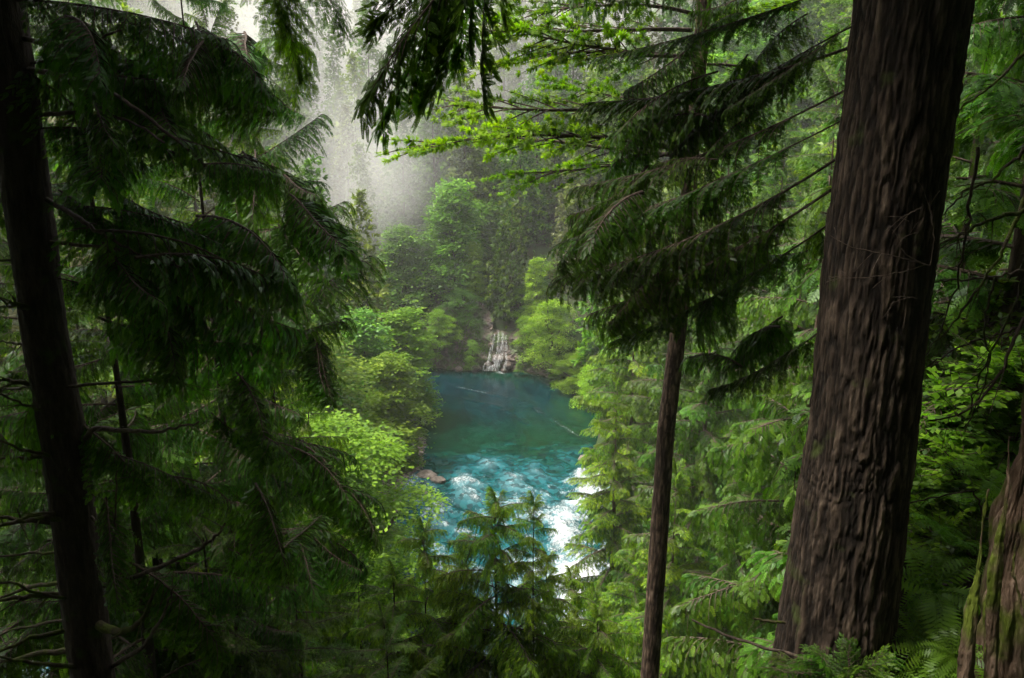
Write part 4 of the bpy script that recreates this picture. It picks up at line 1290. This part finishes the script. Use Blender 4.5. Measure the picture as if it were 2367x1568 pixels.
for i in range(30):
    h = 34 + 13 * (i + .5) / 30; az = i * 2.4; ln = 5.2 - 3.5 * i / 30
    q = np.array([1.55, -2.45, h])
    if h < 37 and math.sin(az) > .2:
        continue
    add_branch(oc, ob, q, q + np.array([math.cos(az) * ln, math.sin(az) * ln, -.6]), B['flat'][i % 3])

# dark slender trunk beside the big trunk, with a vine
tb = at(2055, 1680, 9.6)
tt_ = tag(empty('cedar_tree', tuple(tb)), 'dark slim trunk standing against the right side of the big trunk', 'tree')
leaf_obj('trunk', trunk_mesh('trunk', tb, [tb, at(2065, 1100, 9.5), at(2105, 600, 9.6), at(2140, -300, 9.8)], [.21, .18, .15, .1], M['barkdark'], 32, 120, .02, 8), tt_)
limb(tt_, tb, [at(2010, 1560, 8.9), at(2015, 1450, 8.9), at(2033, 1230, 8.95), at(2052, 1080, 9.0)], .012, M['twig'], .006, 6, 'vine', 5, 20, .004)
limb(tt_, tb, [at(2035, 1560, 8.8), at(2052, 1520, 8.8), at(2040, 1480, 8.85), at(2045, 1430, 8.9)], .010, M['twig'], .006, 6, 'vine', 6, 16, .003)

# tangle of mossy vine maple limbs at the right edge
vb = at(2330, 1300, 8.6)
vm = tag(empty('vine_maple', tuple(vb)), 'tangle of bare mossy arching limbs between the big trunk and right edge', 'shrub')
for i, (P, r0, mt_) in enumerate([
    ([(2330, 1300, 8.6), (2390, 1000, 8.2), (2395, 700, 8), (2340, 790, 8), (2300, 890, 8), (2240, 955, 8), (2150, 972, 8.3)], .028, 'twig'),
    ([(2380, 340, 9), (2290, 420, 9), (2230, 440, 9.1), (2160, 520, 9.2)], .022, 'mosstwig'),
    ([(2390, 480, 9), (2310, 500, 9), (2250, 530, 9), (2180, 560, 9.3), (2130, 640, 9.3)], .028, 'mosstwig'),
    ([(2400, 380, 9.4), (2330, 560, 9.3), (2280, 640, 9.2), (2220, 730, 9.2), (2130, 830, 9.4)], .026, 'mosstwig'),
    ([(2260, 340, 9), (2240, 500, 9), (2215, 640, 9), (2170, 780, 9.2)], .02, 'twig'),
    ([(2390, 620, 9.2), (2310, 640, 9.2), (2200, 650, 9.3), (2120, 655, 9.5)], .018, 'twig'),
    ([(2390, 100, 10), (2290, 200, 10), (2200, 260, 10), (2130, 330, 10)], .020, 'mosstwig'),
    ([(2400, 720, 9.2), (2330, 770, 9.2), (2240, 790, 9.3), (2120, 860, 9.5)], .016, 'twig'),
    ([(2360, 1260, 8.6), (2270, 1190, 8.4), (2250, 1130, 8.3), (2100, 1165, 8.6)], .014, 'twig'),
    ([(2300, 640, 9), (2270, 760, 9), (2290, 850, 9), (2230, 1000, 9)], .014, 'mosstwig'),
    ([(2380, 560, 9), (2350, 700, 9), (2260, 880, 9), (2240, 960, 9)], .014, 'mosstwig'),
]):
    limb(vm, vb, [at(*p_) for p_ in P], r0, M[mt_], .008, 7, 'limb', 70 + i, 26, .012, 9)
# thin dead twigs hanging across the big trunk
tw = at(2130, 610, 7.6)
td = tag(empty('dead_twig', tuple(tw)), 'thin reddish dead twigs crossing the face of the big trunk', 'twig')
for i, P in enumerate([[(2150, 615, 7.6), (2110, 600, 7.5), (2075, 570, 7.5), (2090, 545, 7.5), (2130, 535, 7.6)], [(2140, 612, 7.6), (2060, 590, 7.5), (1960, 570, 7.5), (1920, 545, 7.5)],
                       [(2140, 612, 7.6), (2060, 635, 7.5), (1970, 645, 7.5), (1915, 640, 7.5)], [(2130, 480, 7.6), (2090, 500, 7.5), (2045, 535, 7.5)], [(2120, 690, 7.6), (2085, 686, 7.5), (2060, 688, 7.5)], [(2150, 615, 7.6), (2160, 560, 7.6), (2150, 480, 7.7), (2130, 430, 7.7)]]):
    limb(td, tw, [at(*p_) for p_ in P], .006, M['needle_litter'] if False else M['twig'], .003, 5, 'twig', 90 + i, 18, .004, 4)

# ------------------------------------------------------------------ stump, ferns and leafy understorey on the right
def stump():
    sb = at(2340, 1660, 7.6)
    o = tag(empty('tree_stump', tuple(sb)), 'tall broken weathered stump with moss at the lower right edge', 'stump')
    pts = [sb, at(2330, 1400, 7.7), at(2350, 1200, 7.8), at(2385, 930, 7.9)]
    g = Geo()
    rows, n = 140, 160
    pts = np.array(pts); kk = [0, .35, .6, 1]; t = np.linspace(0, 1, rows)
    P = np.stack([np.interp(t, kk, pts[:, i]) for i in range(3)], -1) - sb
    Rr = np.interp(t, [0, .2, .5, .8, 1], [.66, .55, .42, .28, .14])
    tube(g, P, Rr, n)
    V = g.V[0].reshape(rows, n, 3)
    D = unit(V - P[:, None])
    q = V.reshape(-1, 3)
    rid = 1 - np.abs(2 * fbm(q * [3.2, 3.2, .5], 71, 4) - 1)
    rid2 = 1 - np.abs(2 * fbm(q * [11, 11, 1.4], 73, 3) - 1)
    d = (-.24 * rid ** 2 - .05 * rid2 ** 2 + .16 * (fbm(q * [1.5, 1.5, .9], 77, 3) - .5))
    V = q + D.reshape(-1, 3) * d[:, None]
    # jagged top
    top = (t[:, None] > .82) * (fbm(np.stack([np.linspace(0, 9, n), np.zeros(n), np.zeros(n)], -1), 5, 3) - .5)[None] * 1.4 * ((t[:, None] - .82) / .18)
    V[:, 2] += top.ravel()
    g.V[0] = V
    leaf_obj('stump_wood', g.mesh('stump_wood', M['stump'], True), o)
    # thin splintered slabs and a slanting root, flattened against the stump
    for i, (Pp, r0, r1) in enumerate([([(2352, 1230, 7.35), (2345, 1330, 7.15), (2362, 1420, 7.1), (2400, 1500, 7.0)], .035, .05), ([(2290, 1130, 7.4), (2268, 1250, 7.35), (2245, 1420, 7.3), (2225, 1640, 7.2)], .02, .11), ([(2338, 1010, 7.45), (2325, 1150, 7.3), (2300, 1320, 7.25), (2288, 1640, 7.2)], .025, .10)]):
        Pw = np.array([at(*p_) for p_ in Pp])
        leaf_obj('root', trunk_mesh('root', sb, Pw, [r0, r0 * 1.3, r1 * .8, r1], M['stump'], 40, 90, .045, 60 + i, 0, (12, 12, 2)), o)
    return o


stump()


def fern_mesh(seed, n=11):
    r = random.Random(seed)
    g = Geo()
    for i in range(n):
        az = i / n * 6.283 + r.uniform(-.3, .3); ln = r.uniform(.55, .95)
        k = 16
        s = np.linspace(.05, 1, k)
        d = np.array([math.cos(az), math.sin(az), 0])
        P = d * (ln * s)[:, None] * .9 + UP * (ln * (.95 * s - .95 * s ** 2.1))[:, None]
        tube(g, P, .005, 3, .4)
        T = unit(np.gradient(P, axis=0)); lat = np.cross(UP, d)
        sz = .24 * ln * np.sin(math.pi * (s * .9 + .08)) ** .8
        for sg in (1, -1):
            L1 = [(0, 0, 0, 1, 0, -.1, 1, .22, 0)]
            put(g, kites(L1), P, lat * sg + T * .35 - UP * .12, np.cross(T, lat * sg) * sg, sz, np.full(k, .5 + r.gauss(0, .12)))
    return g.mesh('fronds', M['fern'])


FERN = [fern_mesh(s) for s in range(3)]
for i, (px, py, Y, s, lab) in enumerate([
    (2160, 1330, 8.6, 1.0, 'bright sword fern between the big trunk and the stump'), (2120, 1450, 8.2, .9, 'sword fern at the right foot of the big trunk'), (2190, 1220, 9.2, .9, 'fern with thin arching fronds above the brightest fern'),
    (2230, 1130, 9.6, .8, 'small fern on the slope beside the stump top'), (2150, 1560, 7.6, .8, 'fern at the bottom picture edge left of the stump'), (2210, 1480, 7.8, .7, 'dull fern tucked against the stump'),
    (2280, 1080, 9.4, .7, 'fern hanging over the broken stump'), (2110, 1250, 9.8, .8, 'fern in the shade beside the big trunk')]):
    o = leaf_obj('fern', FERN[i % 3]); o.location = tuple(at(px, py + 40, Y)); o.scale = (s,) * 3; o.rotation_euler = (R(20), R(-18), i * 1.3)
    tag(o, lab, 'fern', 'ferns beside the big trunk')


def leafbush(seed, mat, n=60, rad=1.0, leaf=.11):
    r = np.random.default_rng(seed)
    g, w_ = Geo(), Geo()
    tm = kites([(0, 0, 0, 1, 0, -.15, 1, .62, .0)])
    O, X, Nn, S, VA = [], [], [], [], []
    for i in range(n):
        az = r.random() * 6.283; ln = rad * r.uniform(.5, 1.1); el = r.uniform(.15, 1.3)
        d = np.array([math.cos(az) * math.cos(el), math.sin(az) * math.cos(el), math.sin(el)])
        s = np.linspace(0, 1, 6)
        P = d * (ln * s)[:, None] - UP * (.35 * ln * s ** 2)[:, None]
        tube(w_, P, .006 * (1 - s) + .003, 3)
        k = 9
        q = np.linspace(.35, 1, k)
        pp_ = np.stack([np.interp(q, s, P[:, c]) for c in range(3)], -1)
        T = unit(np.gradient(P, axis=0)).mean(0); lat = np.cross(UP, unit(T))
        for j in range(k):
            for sg in (1, -1):
                O.append(pp_[j]); X.append(T * .6 + lat * sg * 1 + r.normal(0, .2, 3) - UP * .15); Nn.append(UP + r.normal(0, .3, 3)); S.append(leaf * r.uniform(.7, 1.25)); VA.append(.5 + r.normal(0, .16))
    put(g, tm, O, X, Nn, S, VA)
    return g.mesh('leaves', mat), w_.mesh('stems', M['twig'])


BUSH = [leafbush(s, M['alder'] if s % 2 else M['alderdark'], 70) for s in range(4)]
for i, (px, py, Y, s, lab) in enumerate([
    (2310, 840, 11.5, 1.5, 'bright leafy bush at the right edge above the stump'), (2200, 930, 12.0, 1.3, 'leafy bush between the arching limb and the big trunk'), (2340, 990, 11.0, 1.3, 'bush of fresh leaves behind the stump top'),
    (2230, 1050, 10.8, 1.1, 'green leafy bush under the arching bare limb'), (2140, 1090, 10.8, 1.0, 'small leafy bush close against the dark side of the big trunk'), (2170, 1200, 10.2, 1.0, 'leafy bush above the ferns'),
    (2250, 1240, 9.6, .8, 'low leafy bush left of the stump'), (2370, 860, 10.4, 1.3, 'bush cut by the right picture edge'), (2130, 1340, 9.8, .8, 'shaded leafy bush behind the ferns'), (2280, 700, 14, 1.6, 'darker bush up the right slope')]):
    o = tag(empty('leafy_bush', tuple(at(px, py + 60, Y))), lab, 'bush', 'leafy bushes on the right slope')
    o.scale = (s,) * 3; o.rotation_euler = (0, 0, i * 2.1)
    leaf_obj('leaves', BUSH[i % 4][0], o); leaf_obj('stems', BUSH[i % 4][1], o)

# low cedar fronds in front of the foot of the big trunk
fb = at(1960, 1640, 6.6)
fr = tag(empty('young_cedar', tuple(fb)), 'grey green cedar fronds fanning across the foot of the big trunk', 'tree')
for i, (b, Yb) in enumerate([((1800, 1520), 6.9), ((1880, 1500), 7.0), ((1960, 1490), 6.8), ((2040, 1510), 6.6), ((1790, 1560), 6.3), ((1900, 1520), 6.2), ((2000, 1540), 6.2), ((2060, 1520), 6.8), ((1850, 1600), 6.2)]):
    add_branch(fr, fb, fb, at(*b, Yb), B['flat'][i % 3], 0, 1.3)
lg = at(1790, 1500, 8.0)
limb_o = tag(empty('fallen_branch', tuple(lg)), 'bare reddish branch leaning against the left foot of the big trunk', 'branch')
limb(limb_o, lg, [at(1600, 1433, 9.6), at(1690, 1475, 9.0), at(1790, 1502, 8.3), at(1880, 1530, 7.6)], .014, M['twig'], .022, 7, 'stick', 130, 16, .006, 3)
mo = tag(empty('mossy_stub', tuple(at(1790, 1440, 8.2))), 'short yellow mossy twig sticking out left of the big trunk', 'twig')
limb(mo, at(1790, 1440, 8.2), [at(1815, 1440, 8.2), at(1780, 1437, 8.1), at(1742, 1430, 8.0)], .016, M['mosstwig'], .012, 7, 'stick', 131, 12, .005, 3)

# ------------------------------------------------------------------ gravel bank, ivy on the cliff, undergrowth
g = Geo()
r2_ = np.random.default_rng(4)
n_ = 5200
xx = r2_.uniform(-14.5, -8, n_); yy = r2_.uniform(46, 80, n_)
d = water_sdf(xx, yy)
kp = (d > -.6) & (d < 3.2)
xx, yy = xx[kp], yy[kp]
zz_ = height(xx, yy)
rk = []
cube = np.array([[-1, -1, -1], [1, -1, -1], [1, 1, -1], [-1, 1, -1], [-.7, -.7, 1], [.7, -.7, 1], [.7, .7, 1], [-.7, .7, 1]], float) * .5
cq = np.array([[0, 1, 5, 4], [1, 2, 6, 5], [2, 3, 7, 6], [3, 0, 4, 7], [4, 5, 6, 7]])
az = r2_.random(len(xx)) * 6.28
put(g, (cube, cq, np.zeros(8)), np.stack([xx, yy, zz_ + .05], -1), np.stack([np.cos(az), np.sin(az), r2_.normal(0, .25, len(xx))], -1), UP + r2_.normal(0, .3, (len(xx), 3)), r2_.uniform(.14, .5, len(xx)) ** 1.3, r2_.uniform(0, 1, len(xx)))
leaf_obj('gravel_stones', g.mesh('gravel_stones', M['cobble']), kind='stuff')['label'] = 'brown and grey cobbles of the gravel bank along the left shore'
for i, (px, py, Y, s, lab) in enumerate([(985, 1082, 70, .8, 'dark rock at the left water edge beside the alder'), (1012, 1093, 69, .6, 'flat rock awash at the start of the rapids'), (965, 1125, 66, .7, 'grey rock on the left shore'), (905, 1225, 58, .6, 'brown rock at the middle of the gravel bank'), (1355, 1060, 74, .7, 'rock in the foam at the right edge of the rapids')]):
    o = leaf_obj('rock', RC[i % 4]); pt = at(px, py, Y); o.location = (pt[0], pt[1], .1); o.scale = (s * 1.3, s, s); tag(o, lab, 'rock')

# cliff cover
g = Geo()
O, X, Nn, S, VA = [], [], [], [], []
for i in range(5200):
    u = r2_.integers(0, nu); j = r2_.integers(4, nv)
    x = bx[u]
    if -3.2 < x < .7 and zz[j, u] < 5.2:
        continue
    if fbm(np.array([[x * .5, 0, zz[j, u] * .35]]), 88, 2)[0] < .47 + .12 * (zz[j, u] < 1.5):
        continue
    P = np.array([PX[j, u], PY[j, u], zz[j, u]])
    nn_ = np.array([-nx[u], -ny[u], .25])
    O.append(P + nn_ * .1); X.append(np.array([r2_.normal(0, .5), 0, -1.0])); Nn.append(nn_ + r2_.normal(0, .3, 3)); S.append(r2_.uniform(.25, .6)); VA.append(.35 + r2_.normal(0, .2))
put(g, LEAFC[0], O, X, Nn, S, VA)
leaf_obj('ivy', g.mesh('ivy', M['alderdark']), kind='stuff')['label'] = 'moss and creeping plants hanging over the dark cliff'

# undergrowth on the slopes
g = Geo()


def scatter(n, xr, yr, smin, smax, cond=None, seed=0):
    r = np.random.default_rng(seed)
    x = r.uniform(*xr, n); y = r.uniform(*yr, n)
    d = water_sdf(x, y)
    k = d > 1.6
    if cond is not None:
        k &= cond(x, y)
    x, y = x[k], y[k]
    z = height(x, y)
    m = len(x)
    return np.stack([x, y, z + .08], -1), unit(r.normal(0, 1, (m, 3)) * [1, 1, .2]), UP + r.normal(0, .35, (m, 3)), r.uniform(smin, smax, m), np.clip(.42 + r.normal(0, .18, m), 0, 1)


clr = lambda x, y: np.hypot(x, y) > 3.2
for T_, a in ((LEAFC[1], scatter(3600, (-9, 16), (3, 22), .2, .45, clr, 1)), (LEAFC[2], scatter(4600, (-45, 45), (18, 60), .5, 1.1, None, 2)), (TUFT[1], scatter(4500, (-110, 110), (112, 250), 1.0, 2.2, None, 5)), (LEAFC[3], scatter(6000, (-60, 60), (55, 125), .7, 1.5, lambda x, y: ~((np.abs(x + 1) < 3) & (y < 112)), 3))):
    put(g, T_, *a)
leaf_obj('undergrowth', g.mesh('undergrowth', M['alderdark']), kind='stuff')['label'] = 'low leafy plants covering the woodland floor'

# ------------------------------------------------------------------ conifer crowns added outside the frame, around and above the lookout, for shade
g = Geo()
src = CON['dark'][0][0]
nv_ = len(src.vertices)
cv = np.empty(nv_ * 3, np.float32); src.vertices.foreach_get('co', cv); cv = cv.reshape(-1, 3)
cq_ = np.empty(len(src.polygons) * 4, np.int32); src.polygons.foreach_get('vertices', cq_); cq_ = cq_.reshape(-1, 4)
sel = np.random.default_rng(2).permutation(len(cq_))[:len(cq_) // 5]
ctr = cv[cq_].mean(1, keepdims=True)
quv = (ctr + (cv[cq_] - ctr) * 2.1)[sel]
cv = quv.reshape(-1, 3)
cq_ = np.arange(len(cv)).reshape(-1, 4)
for i, (x, y, s1, s2) in enumerate([(-7, -6, 2.2, 1.5), (7, -7, 2.2, 1.5), (0, -11, 2.2, 1.5), (14, -2, 2.1, 1.5), (-13, -12, 2.0, 1.5), (12, -13, 2.0, 1.5), (20, 6, 1.9, 1.4), (-4, -17, 2, 1.5), (5, -19, 2, 1.5), (-22, -8, 1.9, 1.5), (22, -8, 1.9, 1.5)]):
    a = i * 1.9
    Rm = np.array([[math.cos(a), -math.sin(a), 0], [math.sin(a), math.cos(a), 0], [0, 0, 1]])
    g.add(cv @ Rm.T * [s1, s1, s2] + [x, y, hz(x, y)], cq_, .3)
for i, (x, y, z, s1, s2) in enumerate([(-14, 5, 35.5, 1.7, 1.0), (6, -1, 36, 1.7, 1.0), (-16, 9, 36, 1.7, 1.0), (17, 8, 38, 1.5, 1.0), (-15, -3, 33, 2.0, 1.1), (-20, 3, 30, 1.8, 1.2), (-23, 12, 30, 1.6, 1.1)]):
    g.add(cv @ np.array([[math.cos(i), -math.sin(i), 0], [math.sin(i), math.cos(i), 0], [0, 0, 1]]).T * [s1, s1, s2] + [x, y, z], cq_, .3)
leaf_obj('shade_canopy', g.mesh('shade_canopy', M['cedar']), kind='stuff')['label'] = 'unseen conifer crowns added around and above the viewpoint to shade the foreground'

# ------------------------------------------------------------------ air
def box_mesh(name, lo, hi, mat):
    x0, y0, z0 = lo; x1, y1, z1 = hi
    g = Geo()
    V = [(x0, y0, z0), (x1, y0, z0), (x1, y1, z0), (x0, y1, z0), (x0, y0, z1), (x1, y0, z1), (x1, y1, z1), (x0, y1, z1)]
    g.add(V, [(0, 3, 2, 1), (4, 5, 6, 7), (0, 1, 5, 4), (1, 2, 6, 5), (2, 3, 7, 6), (3, 0, 4, 7)])
    return g.mesh(name, mat)


hm, N, L, out = new_mat('valley_haze')
pv = N.new('ShaderNodeVolumePrincipled')
pv.inputs['Color'].default_value = (.95, .93, .90, 1)
pv.inputs['Density'].default_value = .00035
pv.inputs['Anisotropy'].default_value = .2
L.new(pv.outputs[0], out.inputs['Volume'])
zt = float(height(np.array([-230, 230, 0, -230, 230]), np.array([420, 420, 420, -120, -120])).max()) + 45
leaf_obj('haze', box_mesh('haze', (-232, -122, -4), (232, 422, zt), hm), kind='stuff')['label'] = 'thin pale haze filling the valley air'


def mist(name, c, rad_, rot, dens, label, seed):
    m, N, L, out = new_mat('drifting_mist')
    pv = N.new('ShaderNodeVolumePrincipled')
    pv.inputs['Color'].default_value = (.95, .925, .89, 1)
    pv.inputs['Anisotropy'].default_value = .1
    tc = N.new('ShaderNodeTexCoord')
    ln = N.new('ShaderNodeVectorMath'); ln.operation = 'LENGTH'
    L.new(tc.outputs['Object'], ln.inputs[0])
    fall = N.new('ShaderNodeMapRange'); fall.inputs[1].default_value = 1; fall.inputs[2].default_value = 0; fall.interpolation_type = 'SMOOTHSTEP'
    L.new(ln.outputs['Value'], fall.inputs[0])
    no = N.new('ShaderNodeTexNoise'); no.inputs['Scale'].default_value = 1.7; no.inputs['Detail'].default_value = 3; no.noise_dimensions = '4D'; no.inputs['W'].default_value = seed
    L.new(tc.outputs['Object'], no.inputs['Vector'])
    nr = N.new('ShaderNodeMapRange'); nr.inputs[1].default_value = .15; nr.inputs[2].default_value = .78
    L.new(no.outputs[0], nr.inputs[0])
    mu = N.new('ShaderNodeMath'); mu.operation = 'MULTIPLY'; L.new(fall.outputs[0], mu.inputs[0]); L.new(nr.outputs[0], mu.inputs[1])
    m3 = N.new('ShaderNodeMath'); m3.operation = 'MULTIPLY'; m3.inputs[1].default_value = dens; L.new(mu.outputs[0], m3.inputs[0])
    L.new(m3.outputs[0], pv.inputs['Density'])
    L.new(pv.outputs[0], out.inputs['Volume'])
    o = leaf_obj(name, rock_mesh(3, m, 12, 1.0, 0.0), kind='stuff')
    o.location = tuple(c); o.scale = rad_; o.rotation_euler = rot
    o['label'] = label
    return o


mist('mist', at(1010, 250, 132), (30, 10, 18), (0, R(-20), 0), .036, 'soft mist drifting right from the column across the far trees', 7.0)
mist('mist', at(835, 410, 116), (18, 14, 20), (0, R(-14), 0), .048, 'column of white mist rising left of the pool', 1.0)
mist('mist', at(868, 430, 112), (9, 9, 12), (0, R(10), 0), .060, 'bright core of the mist above the left end of the pool', 2.0)
mist('mist', at(1050, 80, 165), (80, 28, 40), (0, 0, 0), .10, 'wide thin veil of mist over the upper far hillside', 3.0)
mist('mist', at(1420, 150, 150), (26, 12, 14), (0, R(-12), 0), .06, 'band of mist on the hillside behind the fir limbs', 5.0)
